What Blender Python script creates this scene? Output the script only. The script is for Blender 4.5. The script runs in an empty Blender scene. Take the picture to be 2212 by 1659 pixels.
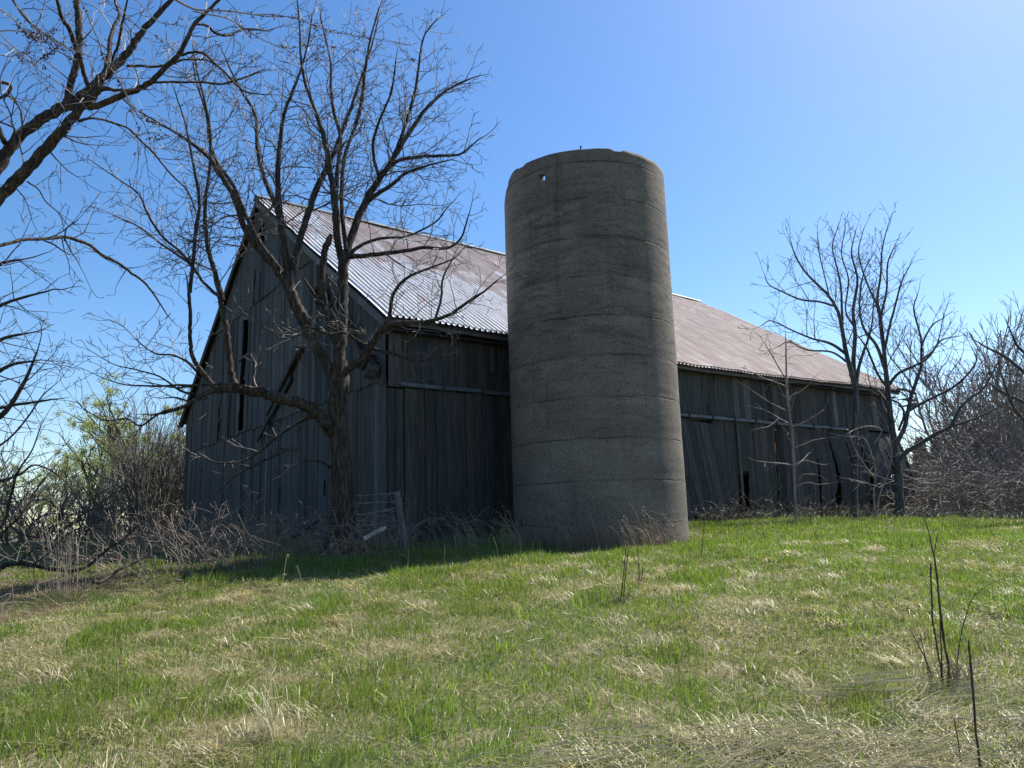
import bpy, math, random
import numpy as np
from mathutils import Vector, Matrix
rnd = random.Random(7)
nr = np.random.default_rng(11)
SC = bpy.context.scene
COL = SC.collection
R_ = math.radians

# ------------------------------------------------------------------ camera, sky, sun, exposure
PITCH, ROLL, FPX = R_(10.4), R_(1.75), 1661.0
CAM = np.array([0.0, 0.0, 1.6])
cF = np.array([0, math.cos(PITCH), math.sin(PITCH)])
_u0 = np.array([0, -math.sin(PITCH), math.cos(PITCH)]); _x = np.array([1.0, 0, 0])
cR = math.cos(ROLL) * _x - math.sin(ROLL) * _u0
cU = math.sin(ROLL) * _x + math.cos(ROLL) * _u0
cd = bpy.data.cameras.new('camera'); cam = bpy.data.objects.new('camera', cd); COL.objects.link(cam)
cam.matrix_world = Matrix(((cR[0], cU[0], -cF[0], 0), (cR[1], cU[1], -cF[1], 0), (cR[2], cU[2], -cF[2], 1.6), (0, 0, 0, 1)))
cd.sensor_width = 36.0; cd.lens = 36.0 * FPX / 2212.0; cd.clip_start = 0.05; cd.clip_end = 6000
SC.camera = cam
SUN_AZ, SUN_EL = R_(51.5), R_(52)          # azimuth clockwise from +Y (the way the camera looks)
w = bpy.data.worlds.new("World"); SC.world = w; w.use_nodes = True
nt = w.node_tree; nt.nodes.clear()
sky = nt.nodes.new('ShaderNodeTexSky'); sky.sky_type = 'NISHITA'; sky.sun_disc = False
sky.sun_elevation = SUN_EL; sky.sun_rotation = SUN_AZ; sky.altitude = 300
sky.air_density = 1.0; sky.dust_density = 0.7; sky.ozone_density = 1.0
bg = nt.nodes.new('ShaderNodeBackground'); bg.inputs['Strength'].default_value = 0.088
wo = nt.nodes.new('ShaderNodeOutputWorld')
hs = nt.nodes.new('ShaderNodeHueSaturation'); hs.inputs['Saturation'].default_value = 1.32; hs.inputs['Hue'].default_value = .503; hs.inputs['Value'].default_value = 1.08; nt.links.new(sky.outputs[0], hs.inputs['Color']); nt.links.new(hs.outputs[0], bg.inputs[0]); nt.links.new(bg.outputs[0], wo.inputs[0])
sd = bpy.data.lights.new('sun', 'SUN'); sd.energy = 5.0; sd.angle = R_(0.53); sd.color = (1.0, 0.95, 0.87)
sun = bpy.data.objects.new('sun', sd); COL.objects.link(sun)
_s = Vector((math.sin(SUN_AZ) * math.cos(SUN_EL), math.cos(SUN_AZ) * math.cos(SUN_EL), math.sin(SUN_EL)))
sun.rotation_euler = _s.to_track_quat('Z', 'Y').to_euler(); sun.location = (20, 20, 40)
SC.view_settings.view_transform = 'Standard'; SC.view_settings.look = 'None'
SC.view_settings.exposure = 1.0; SC.view_settings.gamma = 1.0
SC.render.engine = 'CYCLES'
SC.cycles.max_bounces = 6; SC.cycles.transparent_max_bounces = 8

# ------------------------------------------------------------------ photo measurements -> places
def ray(px, py): return cF + (px - 1106) / FPX * cR + (829.5 - py) / FPX * cU
def at(px, py, Y):
    v = ray(px, py); return CAM + v * (Y / v[1])
def c1(x, y): return (x * .5, y * .5)
def c3(x, y): return (345.6 + .3646 * x, 633.6 + .3646 * y)
def c3b(x, y): return (391.7 + .3474 * x, 403.2 + .3474 * y)
def c4(x, y): return (1405.4 + .434 * x, 460.8 + .434 * y)
def c4b(x, y): return (1440 + x * .2448, 748.8 + y * .2448)
def c5(x, y): return (.382 * x, 691 + .382 * y)
def c6(x, y): return (.3472 * x, .3472 * y)
def c7(x, y): return (1900.9 + .2951 * x, 691.2 + .2951 * y)
def c8(x, y): return (1958.4 + .3402 * x, 1094.4 + .3402 * y)
def c9(x, y): return (518.4 + .2083 * x, 979.2 + .2083 * y)

_py = np.array([-2000, -60, 0, 2, 4, 8, 11, 13.4, 15, 18, 24, 30, 45, 80, 200, 600, 2500.])
_pz = np.array([-2, -.9, 0, .15, .37, .80, 1.08, 1.17, 1.32, 1.48, 1.56, 1.55, 1.35, 1.0, .5, 0, -1.])
_gy = np.arange(-20, 60, .1); _gz = np.interp(_gy, _py, _pz)
_k = np.hanning(25); _k /= _k.sum(); _gz = np.convolve(np.pad(_gz, 12, mode='edge'), _k, 'valid')
_tab = nr.random((257, 257))
def vnoise(x, y, s, o=0.0):
    x = np.asarray(x, float) / s + 37.3 + o; y = np.asarray(y, float) / s + 91.7 + o * 1.7
    xi = np.floor(x).astype(int); yi = np.floor(y).astype(int); fx = x - xi; fy = y - yi
    fx = fx * fx * (3 - 2 * fx); fy = fy * fy * (3 - 2 * fy)
    a = _tab[xi % 256, yi % 256]; b = _tab[(xi + 1) % 256, yi % 256]; c = _tab[xi % 256, (yi + 1) % 256]; d = _tab[(xi + 1) % 256, (yi + 1) % 256]
    return (a * (1 - fx) + b * fx) * (1 - fy) + (c * (1 - fx) + d * fx) * fy
def sstep(a, b, x):
    t = np.clip((np.asarray(x, float) - a) / (b - a), 0, 1); return t * t * (3 - 2 * t)
def gz(x, y):
    x = np.asarray(x, float); y = np.asarray(y, float)
    z = np.where((y > -18) & (y < 58), np.interp(y, _gy, _gz), np.interp(y, _py, _pz))
    z = z - .42 * sstep(7, 17, x) * sstep(10, 20, y) - .12 * sstep(4, 10, -x) * sstep(4, 9, y) * (1 - sstep(14, 20, y))
    near = 1 - sstep(40, 90, np.hypot(x, y))
    z = z + near * ((vnoise(x, y, 2.3) - .5) * .10 + (vnoise(x, y, .8, 5) - .5) * .05)
    return z
def gzf(x, y): return float(gz(x, y))

# ------------------------------------------------------------------ materials
def newmat(name):
    m = bpy.data.materials.new(name); m.use_nodes = True; t = m.node_tree; t.nodes.clear()
    o = t.nodes.new('ShaderNodeOutputMaterial'); b = t.nodes.new('ShaderNodeBsdfPrincipled')
    t.links.new(b.outputs[0], o.inputs[0]); b.inputs['Roughness'].default_value = .9
    b.inputs['Specular IOR Level'].default_value = .25
    return m, t, b
def N(t, typ, **kw):
    n = t.nodes.new(typ)
    for k, v in kw.items():
        if k in n.inputs: n.inputs[k].default_value = v
        else: setattr(n, k, v)
    return n
def coords(t, scale=(1, 1, 1)):
    tc = N(t, 'ShaderNodeTexCoord'); mp = N(t, 'ShaderNodeMapping'); mp.inputs['Scale'].default_value = scale
    t.links.new(tc.outputs['Object'], mp.inputs[0]); return mp.outputs[0]
def noise(t, co, scale, detail=6, rough=.6, dist=0):
    n = N(t, 'ShaderNodeTexNoise', Scale=scale, Detail=detail, Roughness=rough, Distortion=dist)
    t.links.new(co, n.inputs['Vector']); return n.outputs['Fac']
def ramp(t, fac, stops):
    r = N(t, 'ShaderNodeValToRGB'); e = r.color_ramp.elements
    while len(e) < len(stops): e.new(.5)
    for i, (p, c) in enumerate(stops):
        e[i].position = p; e[i].color = (c[0], c[1], c[2], 1) if hasattr(c, '__len__') else (c, c, c, 1)
    t.links.new(fac, r.inputs[0]); return r.outputs[0]
def mix(t, a, b, fac, mode='MIX'):
    n = N(t, 'ShaderNodeMix', data_type='RGBA', blend_type=mode)
    for v, i in ((fac, 0), (a, 6), (b, 7)):
        if hasattr(v, 'is_linked'): t.links.new(v, n.inputs[i])
        else: n.inputs[i].default_value = v if i == 0 else (v[0], v[1], v[2], 1)
    return n.outputs[2]
def math_(t, op, a, b=None, c=None):
    n = N(t, 'ShaderNodeMath', operation=op)
    for i, v in enumerate((a, b, c)):
        if v is None: continue
        if hasattr(v, 'is_linked'): t.links.new(v, n.inputs[i])
        else: n.inputs[i].default_value = v
    return n.outputs[0]
def bump(t, b, h, strength=.5, dist=.02):
    n = N(t, 'ShaderNodeBump', Strength=strength, Distance=dist); t.links.new(h, n.inputs['Height']); t.links.new(n.outputs[0], b.inputs['Normal'])
def attr(t, name):
    a = N(t, 'ShaderNodeAttribute'); a.attribute_name = name; return a

def mat_wood():
    m, t, b = newmat('weathered_boards')
    co = coords(t, (14, 14, .9)); n1 = noise(t, co, 1.6, 8, .65)
    co2 = coords(t, (60, 60, 1.5)); n2 = noise(t, co2, 1.5, 4, .6)
    co3 = coords(t, (1.1, 1.1, .5)); n3 = noise(t, co3, 1.0, 4, .6)
    base = ramp(t, n1, [(.3, (.034, .037, .041)), (.5, (.066, .069, .072)), (.72, (.122, .121, .118))])
    c = mix(t, base, (.5, .5, .5), .9, 'MULTIPLY'); c = mix(t, base, ramp(t, n2, [(.35, .62), (.6, 1.0)]), .8, 'MULTIPLY')
    a = attr(t, 'tint').outputs['Fac']
    c = mix(t, c, ramp(t, a, [(0, (.42, .45, .5)), (.3, (1.0, .92, .82)), (.5, (.85, .92, 1.0)), (.7, (1.25, 1.15, 1.02)), (1, (2.1, 2.0, 1.9))]), 1.0, 'MULTIPLY')
    c = mix(t, c, (.035, .048, .032), math_(t, 'MULTIPLY', ramp(t, n3, [(.52, 0), (.72, 1)]), .55))
    # knots
    vo = N(t, 'ShaderNodeTexVoronoi', Scale=1.0); vc = coords(t, (5, 5, 1.6)); t.links.new(vc, vo.inputs['Vector'])
    c = mix(t, c, (.02, .02, .022), ramp(t, vo.outputs['Distance'], [(.05, .8), (.1, 0)]))
    t.links.new(c, b.inputs['Base Color']); b.inputs['Roughness'].default_value = .85
    bump(t, b, math_(t, 'ADD', n1, n2), .6, .01); return m
def mat_plain(name, c1_, c2_, scale=6, rough=.9, stretch=(1, 1, 1), bmp=.4, metallic=0):
    m, t, b = newmat(name); n = noise(t, coords(t, stretch), scale, 6, .65)
    t.links.new(ramp(t, n, [(.32, c1_), (.68, c2_)]), b.inputs['Base Color']); b.inputs['Roughness'].default_value = rough
    b.inputs['Metallic'].default_value = metallic
    bump(t, b, n, bmp, .02); return m
def mat_bark(name, dark, light, lich=None, scale=1.0):
    m, t, b = newmat(name)
    co = coords(t, (26 * scale, 26 * scale, 4 * scale)); n = noise(t, co, 1.0, 5, .7, .8)
    n2 = noise(t, coords(t), 2.2, 4, .6)
    c = ramp(t, n, [(.36, [v * .35 for v in dark]), (.5, dark), (.66, light)])
    if lich: c = mix(t, c, lich, math_(t, 'MULTIPLY', ramp(t, n2, [(.55, 0), (.75, 1)]), .5))
    t.links.new(c, b.inputs['Base Color']); bump(t, b, n, .8, .015); return m
def mat_concrete():
    m, t, b = newmat('silo_concrete')
    co = coords(t)
    big = noise(t, coords(t, (.8, .8, 1.1)), 1.0, 5, .6)
    mid = noise(t, coords(t, (1.6, 1.6, 6.0)), 1.0, 8, .7, .5)
    fine = noise(t, co, 60, 3, .7)
    c = ramp(t, mid, [(.25, (.125, .108, .092)), (.5, (.162, .141, .120)), (.75, (.205, .180, .153))])
    c = mix(t, c, (.42, .40, .38), math_(t, 'MULTIPLY', ramp(t, big, [(.35, 1), (.6, 0)]), .45), 'MULTIPLY')
    vo = N(t, 'ShaderNodeTexVoronoi', Scale=19.0, Randomness=1.0); t.links.new(co, vo.inputs['Vector'])
    c = mix(t, c, (.36, .33, .28), ramp(t, vo.outputs['Distance'], [(.10, .6), (.2, 0)]))
    fine = noise(t, co, 28, 6, .8)
    c = mix(t, c, (.22, .22, .22), ramp(t, fine, [(.36, .85), (.47, 0)]), 'MULTIPLY')
    c = mix(t, c, (1.45, 1.42, 1.36), ramp(t, fine, [(.54, 0), (.68, .9)]), 'MULTIPLY')
    # pour joints: a wobbling line every .74 m, each strong in places only
    sx = N(t, 'ShaderNodeSeparateXYZ'); t.links.new(co, sx.inputs[0])
    wob = noise(t, coords(t, (1, 1, .5)), 2.2, 5, .65)
    z = math_(t, 'ADD', sx.outputs[2], math_(t, 'MULTIPLY', wob, .10))
    f = math_(t, 'PINGPONG', z, .37)
    line = math_(t, 'SUBTRACT', 1.0, math_(t, 'MULTIPLY', f, 48.0)); line = math_(t, 'MAXIMUM', line, 0.0)
    gate = ramp(t, noise(t, coords(t, (.9, .9, 2.2)), 1.6, 3, .5), [(.42, 0), (.56, 1)])
    line = math_(t, 'MULTIPLY', line, gate)
    c = mix(t, c, (.022, .022, .022), math_(t, 'MULTIPLY', line, .6))
    # crazing with fine horizontal cracks in the upper half
    z2 = math_(t, 'ADD', sx.outputs[2], math_(t, 'MULTIPLY', noise(t, coords(t, (1, 1, 1.6)), 3.5, 5, .7), .5))
    f2 = math_(t, 'PINGPONG', z2, .085)
    l2 = math_(t, 'MAXIMUM', math_(t, 'SUBTRACT', 1.0, math_(t, 'MULTIPLY', f2, 48.0)), 0.0)
    g2 = ramp(t, noise(t, coords(t, (1.2, 1.2, 1.4)), 1.2, 4, .6), [(.46, 0), (.56, 1)])
    up = ramp(t, math_(t, 'DIVIDE', sx.outputs[2], 8.0), [(.3, .12), (.5, 1), (.8, 1), (.95, .3)])
    l2 = math_(t, 'MULTIPLY', math_(t, 'MULTIPLY', l2, g2), up)
    c = mix(t, c, (.022, .022, .024), math_(t, 'MULTIPLY', l2, .5))
    # water stains
    st = math_(t, 'MULTIPLY', ramp(t, noise(t, coords(t, (.55, .55, 2.4)), 1.3, 6, .7, .6), [(.52, 0), (.62, 1)]), up)
    c = mix(t, c, (.045, .045, .046), math_(t, 'MULTIPLY', st, .42))
    t.links.new(c, b.inputs['Base Color']); b.inputs['Roughness'].default_value = .95
    ring = ramp(t, math_(t, 'FRACT', math_(t, 'DIVIDE', z, .74)), [(0, .72), (.05, .96), (.5, 1.0), (.93, 1.06), (1, .95)])
    c = mix(t, c, ring, 1.0, 'MULTIPLY')
    vs = noise(t, coords(t, (3.2, 3.2, .16)), 1.5, 5, .65)
    c = mix(t, c, (.55, .56, .58), math_(t, 'MULTIPLY', ramp(t, vs, [(.54, 0), (.68, 1)]), .6), 'MULTIPLY')
    t.links.new(c, b.inputs['Base Color'])
    h = math_(t, 'SUBTRACT', math_(t, 'ADD', math_(t, 'MULTIPLY', mid, .6), math_(t, 'MULTIPLY', fine, .35)), math_(t, 'MULTIPLY', math_(t, 'ADD', line, l2), .8))
    bump(t, b, h, .6, .015); return m
def mat_roof():
    m, t, b = newmat('rusting_corrugated_metal')
    co = coords(t); sx = N(t, 'ShaderNodeSeparateXYZ'); t.links.new(co, sx.inputs[0])
    n = noise(t, coords(t, (2.6, .7, .2)), 1.0, 7, .65)
    n2 = noise(t, coords(t, (.22, .3, .1)), 1.0, 3, .5)
    # sheets are .76 m wide and about 2.7 m long; each one has weathered its own way
    ix = math_(t, 'FLOOR', math_(t, 'DIVIDE', sx.outputs[0], .76)); iy = math_(t, 'FLOOR', math_(t, 'DIVIDE', math_(t, 'ADD', sx.outputs[1], .9), 2.9))
    cb = N(t, 'ShaderNodeCombineXYZ'); t.links.new(ix, cb.inputs[0]); t.links.new(iy, cb.inputs[1])
    wn = N(t, 'ShaderNodeTexWhiteNoise', noise_dimensions='2D'); t.links.new(cb.outputs[0], wn.inputs['Vector'])
    # rust grows to the right and towards the ridge
    k = math_(t, 'ADD', math_(t, 'MULTIPLY', sx.outputs[0], .055), math_(t, 'MULTIPLY', sx.outputs[1], .060))
    k = math_(t, 'ADD', k, math_(t, 'MULTIPLY', wn.outputs['Value'], .22))
    k = math_(t, 'ADD', k, math_(t, 'MULTIPLY', math_(t, 'SUBTRACT', n, .5), 1.7))
    k = math_(t, 'ADD', k, math_(t, 'MULTIPLY', math_(t, 'SUBTRACT', n2, .5), .9))
    rust = ramp(t, k, [(.50, 0), (.60, .8), (.9, 1)])
    met = ramp(t, noise(t, coords(t, (8, 2, 1)), 1, 4, .6), [(.3, (.62, .64, .65)), (.7, (.86, .87, .88))])
    rc = ramp(t, noise(t, coords(t, (5, 1.2, 1)), 1, 5, .6), [(.3, (.35, .265, .23)), (.7, (.62, .52, .475))])
    c = mix(t, met, rc, rust)
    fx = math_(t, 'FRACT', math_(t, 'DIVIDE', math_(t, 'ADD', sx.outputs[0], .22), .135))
    rib_shade = ramp(t, fx, [(.40, 0), (.48, 1), (.62, 1), (.68, 0)])  # rust-dark stripe on each rib's sunless flank, painting in its shade line
    c = mix(t, c, (.11, .085, .075), math_(t, 'MULTIPLY', rib_shade, math_(t, 'ADD', .15, math_(t, 'MULTIPLY', n, .6))))
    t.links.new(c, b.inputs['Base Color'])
    b.inputs['Metallic'].default_value = .15; b.inputs['Specular IOR Level'].default_value = .6
    t.links.new(ramp(t, rust, [(0, .42), (1, .6)]), b.inputs['Roughness'])
    bump(t, b, n, .25, .01); return m
def mat_foliage(name, trans=.5, gloss=.12, attrname='col', rough=.5):
    m = bpy.data.materials.new(name); m.use_nodes = True; t = m.node_tree; t.nodes.clear()
    o = N(t, 'ShaderNodeOutputMaterial'); a = attr(t, attrname)
    d = N(t, 'ShaderNodeBsdfDiffuse'); tr = N(t, 'ShaderNodeBsdfTranslucent'); g = N(t, 'ShaderNodeBsdfGlossy', Roughness=rough)
    t.links.new(a.outputs['Color'], d.inputs[0])
    t.links.new(mix(t, a.outputs['Color'], (1.15, 1.2, .7), 1.0, 'MULTIPLY'), tr.inputs[0])
    g.inputs[0].default_value = (.8, .85, .8, 1)
    s1 = N(t, 'ShaderNodeMixShader'); s1.inputs[0].default_value = trans; s2 = N(t, 'ShaderNodeMixShader'); s2.inputs[0].default_value = gloss
    t.links.new(d.outputs[0], s1.inputs[1]); t.links.new(tr.outputs[0], s1.inputs[2])
    t.links.new(s1.outputs[0], s2.inputs[1]); t.links.new(g.outputs[0], s2.inputs[2]); t.links.new(s2.outputs[0], o.inputs[0]); return m
def mat_ground():
    m, t, b = newmat('turf_soil')
    n = noise(t, coords(t), .55, 6, .65); f = noise(t, coords(t), 26, 5, .75); n3 = noise(t, coords(t), 3.0, 5, .6)
    green = ramp(t, f, [(.3, (.03, .04, .012)), (.7, (.11, .14, .045))])
    straw = ramp(t, f, [(.3, (.06, .048, .027)), (.7, (.30, .25, .145))])
    c = mix(t, green, straw, ramp(t, math_(t, 'ADD', math_(t, 'MULTIPLY', n, .6), math_(t, 'MULTIPLY', n3, .4)), [(.42, 0), (.58, 1)]))
    t.links.new(c, b.inputs['Base Color']); bump(t, b, f, .8, .03); return m

M = {}
M['wood'] = mat_wood()
M['concrete'] = mat_concrete()
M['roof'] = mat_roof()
M['ground'] = mat_ground()
M['trim'] = mat_plain('bare_trim_wood', (.06, .062, .068), (.17, .17, .175), 3, .85, (1, 1, 1))
M['darkwood'] = mat_plain('old_dark_wood', (.022, .022, .024), (.06, .058, .056), 4, .9)
M['galv'] = mat_plain('galvanised_rail', (.075, .09, .105), (.15, .175, .195), 5, .6, metallic=.2)
M['tin'] = mat_plain('crumpled_shingle', (.035, .038, .045), (.10, .105, .115), 12, .7)
M['orange'] = mat_plain('rusty_orange_board', (.42, .17, .09), (.68, .34, .2), 14, .9)
M['bark'] = mat_bark('furrowed_bark', (.032, .026, .022), (.105, .083, .066), (.10, .092, .072))
M['bark_left'] = mat_bark('brown_furrowed_bark', (.034, .026, .022), (.11, .080, .06), (.20, .115, .065))
M['twig'] = mat_plain('hero_twigs', (.045, .039, .036), (.155, .132, .118), 6, .6)
M['twig_pale'] = mat_plain('grey_twigs', (.12, .11, .12), (.34, .31, .31), 7, .55)
M['twig_grey'] = mat_plain('thicket_twigs', (.12, .105, .097), (.30, .265, .24), 3, .7)
M['twig_dark'] = mat_plain('dark_shrub_stems', (.042, .038, .034), (.13, .12, .10), 4, .8)
M['bark_grey'] = mat_bark('grey_young_bark', (.055, .058, .06), (.125, .125, .125), (.10, .12, .10))
M['bark_willow'] = mat_bark('willow_bark', (.07, .065, .045), (.19, .18, .12))
M['bud'] = mat_plain('flower_buds', (.035, .018, .018), (.10, .05, .045), 30, .8)
M['cane'] = mat_plain('bramble_canes', (.075, .057, .045), (.27, .215, .17), 5, .7)
M['pale_log'] = mat_plain('peeled_log', (.30, .26, .19), (.62, .56, .45), 12, .85, (1, 1, 1))
M['post'] = mat_plain('cedar_post', (.075, .07, .065), (.19, .175, .16), 9, .9, (1, 1, .2))
M['wire'] = mat_plain('rusty_wire', (.12, .11, .105), (.30, .28, .27), 9, .6)
M['stem'] = mat_plain('dark_dead_stem', (.035, .022, .018), (.11, .065, .05), 20, .8)
M['litter'] = mat_plain('dead_leaf_heap', (.07, .05, .035), (.28, .20, .14), 22, .95, bmp=1.0)
M['grass'] = mat_foliage('grass_blades', .60, .05)
M['straw'] = mat_foliage('straw_blades', .35, .08)
M['leaf'] = mat_foliage('spring_leaves', .55, .06)
M['needle'] = mat_foliage('conifer_needles', .15, .05)

# ------------------------------------------------------------------ mesh plumbing
def tag(o, label=None, cat=None, group=None, kind=None):
    if label: o['label'] = label
    if cat: o['category'] = cat
    if group: o['group'] = group
    if kind: o['kind'] = kind
    return o
def empty(name, loc, rz=0, label=None, cat=None, group=None):
    o = bpy.data.objects.new(name, None); COL.objects.link(o); o.location = loc; o.rotation_euler = (0, 0, rz)
    o.empty_display_size = .3
    return tag(o, label, cat, group)
class MB:
    def __init__(s): s.v = []; s.q = []; s.n = 0; s.t = []; s.c = []
    def add(s, V, Q, tint=None, col=None):
        V = np.asarray(V, float).reshape(-1, 3); Q = np.asarray(Q, np.int64).reshape(-1, 4)
        s.v.append(V); s.q.append(Q + s.n); s.n += len(V)
        if tint is not None: s.t.append(np.full(len(V), tint) if np.isscalar(tint) else tint)
        if col is not None: s.c.append(np.broadcast_to(np.asarray(col, float), (len(V), 3)))
    def box(s, lo, hi, tint=None):
        x0, y0, z0 = lo; x1, y1, z1 = hi
        s.add([(x0, y0, z0), (x1, y0, z0), (x1, y1, z0), (x0, y1, z0), (x0, y0, z1), (x1, y0, z1), (x1, y1, z1), (x0, y1, z1)],
              [(0, 3, 2, 1), (4, 5, 6, 7), (0, 1, 5, 4), (1, 2, 6, 5), (2, 3, 7, 6), (3, 0, 4, 7)], tint)
    def beam(s, a, b, wd, th, up=(0, 0, 1), tint=None, nseg=1, bow=0):
        a = np.asarray(a, float); b = np.asarray(b, float); d = b - a; d /= np.linalg.norm(d)
        side = np.cross(d, up); side /= max(1e-6, np.linalg.norm(side)); u2 = np.cross(side, d)
        V = []; Q = []
        for i in range(nseg + 1):
            t = i / nseg; p = a + (b - a) * t + u2 * bow * math.sin(math.pi * t)
            for e, f in ((-1, -1), (1, -1), (1, 1), (-1, 1)): V.append(p + side * e * wd / 2 + u2 * f * th / 2)
        for i in range(nseg):
            o = i * 4
            for k in range(4): Q.append((o + k, o + (k + 1) % 4, o + 4 + (k + 1) % 4, o + 4 + k))
        o = nseg * 4; Q += [(3, 2, 1, 0), (o, o + 1, o + 2, o + 3)]
        s.add(V, Q, tint)
    def tube(s, P, rad, k=6, col=None, cap=True):
        P = np.asarray(P, float); n = len(P)
        if n < 2: return
        rad = np.asarray(rad, float) * np.ones(n)
        T = np.empty_like(P); T[1:-1] = P[2:] - P[:-2]; T[0] = P[1] - P[0]; T[-1] = P[-1] - P[-2]
        T /= np.maximum(np.linalg.norm(T, axis=1, keepdims=True), 1e-9)
        ref = np.array([.31, .93, .2]) if abs(T[0] @ np.array([.31, .93, .2])) < .85 else np.array([.9, -.1, .4])
        A = np.cross(T, ref); A /= np.maximum(np.linalg.norm(A, axis=1, keepdims=True), 1e-9); B = np.cross(T, A)
        th = np.arange(k) * 2 * math.pi / k
        V = P[:, None, :] + rad[:, None, None] * (np.cos(th)[None, :, None] * A[:, None, :] + np.sin(th)[None, :, None] * B[:, None, :])
        i = np.arange(n - 1)[:, None] * k; j = np.arange(k)[None, :]; j2 = (j + 1) % k
        Q = np.stack([i + j, i + j2, i + k + j2, i + k + j], -1).reshape(-1, 4)
        s.add(V.reshape(-1, 3), Q, None, col)
        if cap and k == 6:
            o = (n - 1) * 6; s.q.append(np.array([(o, o + 1, o + 2, o + 3), (o, o + 3, o + 4, o + 5)]) + s.n - len(V.reshape(-1, 3)))
        elif cap and k > 6:
            o = s.n - k; s.add([P[-1]], np.zeros((0, 4)), None, col)
            s.q.append(np.array([(o + a, o + (a + 1) % k, o + (a + 2) % k, s.n - 1) for a in range(0, k, 2)]))
    def build(s, name, mat, parent=None, smooth=False, local=False):
        V = np.concatenate(s.v); Q = np.concatenate(s.q)
        if parent is not None and not local:
            V = V - np.array(parent.location)
            rz = parent.rotation_euler.z
            if rz: c_, s_ = math.cos(-rz), math.sin(-rz); V = np.stack([V[:, 0] * c_ - V[:, 1] * s_, V[:, 0] * s_ + V[:, 1] * c_, V[:, 2]], 1)
        me = bpy.data.meshes.new(name); me.vertices.add(len(V)); me.vertices.foreach_set('co', V.astype(np.float32).ravel())
        me.loops.add(len(Q) * 4); me.loops.foreach_set('vertex_index', Q.astype(np.int32).ravel())
        me.polygons.add(len(Q)); me.polygons.foreach_set('loop_start', np.arange(0, len(Q) * 4, 4, dtype=np.int32))
        me.polygons.foreach_set('use_smooth', np.full(len(Q), smooth))
        me.update(calc_edges=True)
        if s.t:
            a = me.attributes.new('tint', 'FLOAT', 'POINT'); a.data.foreach_set('value', np.concatenate(s.t).astype(np.float32))
        if s.c:
            a = me.attributes.new('col', 'FLOAT_COLOR', 'POINT'); C4 = np.ones((len(V), 4), np.float32); C4[:, :3] = np.concatenate(s.c); a.data.foreach_set('color', C4.ravel())
        me.materials.append(mat)
        o = bpy.data.objects.new(name, me); COL.objects.link(o)
        if parent is not None: o.parent = parent
        return o

# ================================================================== GROUND
def make_ground():
    rr = np.concatenate([np.linspace(.3, 30, 150), np.geomspace(30.6, 2400, 60)]); na = 300
    th = np.arange(na) * 2 * math.pi / na
    X = rr[:, None] * np.sin(th); Y = rr[:, None] * np.cos(th); Z = gz(X, Y)
    V = np.stack([X, Y, Z], -1).reshape(-1, 3); m = MB()
    i = np.arange(len(rr) - 1)[:, None] * na; j = np.arange(na)[None, :]; j2 = (j + 1) % na
    m.add(V, np.stack([i + j, i + na + j, i + na + j2, i + j2], -1).reshape(-1, 4))
    m.add([(0, 0, gzf(0, 0))], np.zeros((0, 4)))
    m.q.append(np.array([(a, a + 1, (a + 2) % na, len(V)) for a in range(0, na, 2)]))
    tag(m.build('ground', M['ground'], smooth=True), kind='structure')
make_ground()

# ================================================================== BARN  (x along the long side, y along the gable, z up)
A0 = np.array([-2.402, 14.533]); BU = np.array([.8091, .5877]); BG = np.array([-.5877, .8091]); ZB = 1.35
BRZ = math.atan2(BU[1], BU[0]); LEN, WID, AP = 18.5, 15.75, 7.85
def gp(px, py):                       # gable plane: (along the gable, z)
    v = ray(px, py); d = np.array([A0[0], A0[1], 0]) - CAM; u3 = np.array([*BU, 0]); t = (d @ u3) / (v @ u3); p = CAM + v * t
    return float((p[:2] - A0) @ BG), float(p[2] - ZB)
def wp(px, py):                       # long-side plane: (along the side, z)
    v = ray(px, py); d = np.array([A0[0], A0[1], 0]) - CAM; g3 = np.array([*BG, 0]); t = (d @ g3) / (v @ g3); p = CAM + v * t
    return float((p[:2] - A0) @ BU), float(p[2] - ZB)
barn = empty('barn', (A0[0], A0[1], ZB), BRZ, 'huge derelict grey board barn with a patchy white and rust ribbed metal roof', 'barn')
GSLOPE = .668
def rake(a): return 5.70 - ZB + GSLOPE * (AP - abs(a - AP)) 
def poly_iv(poly, x):
    zs = []
    n = len(poly)
    for i in range(n):
        (x0, z0), (x1, z1) = poly[i], poly[(i + 1) % n]
        if (x0 <= x) != (x1 <= x): zs.append(z0 + (x - x0) / (x1 - x0) * (z1 - z0))
    zs.sort(); return list(zip(zs[::2], zs[1::2]))
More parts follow.
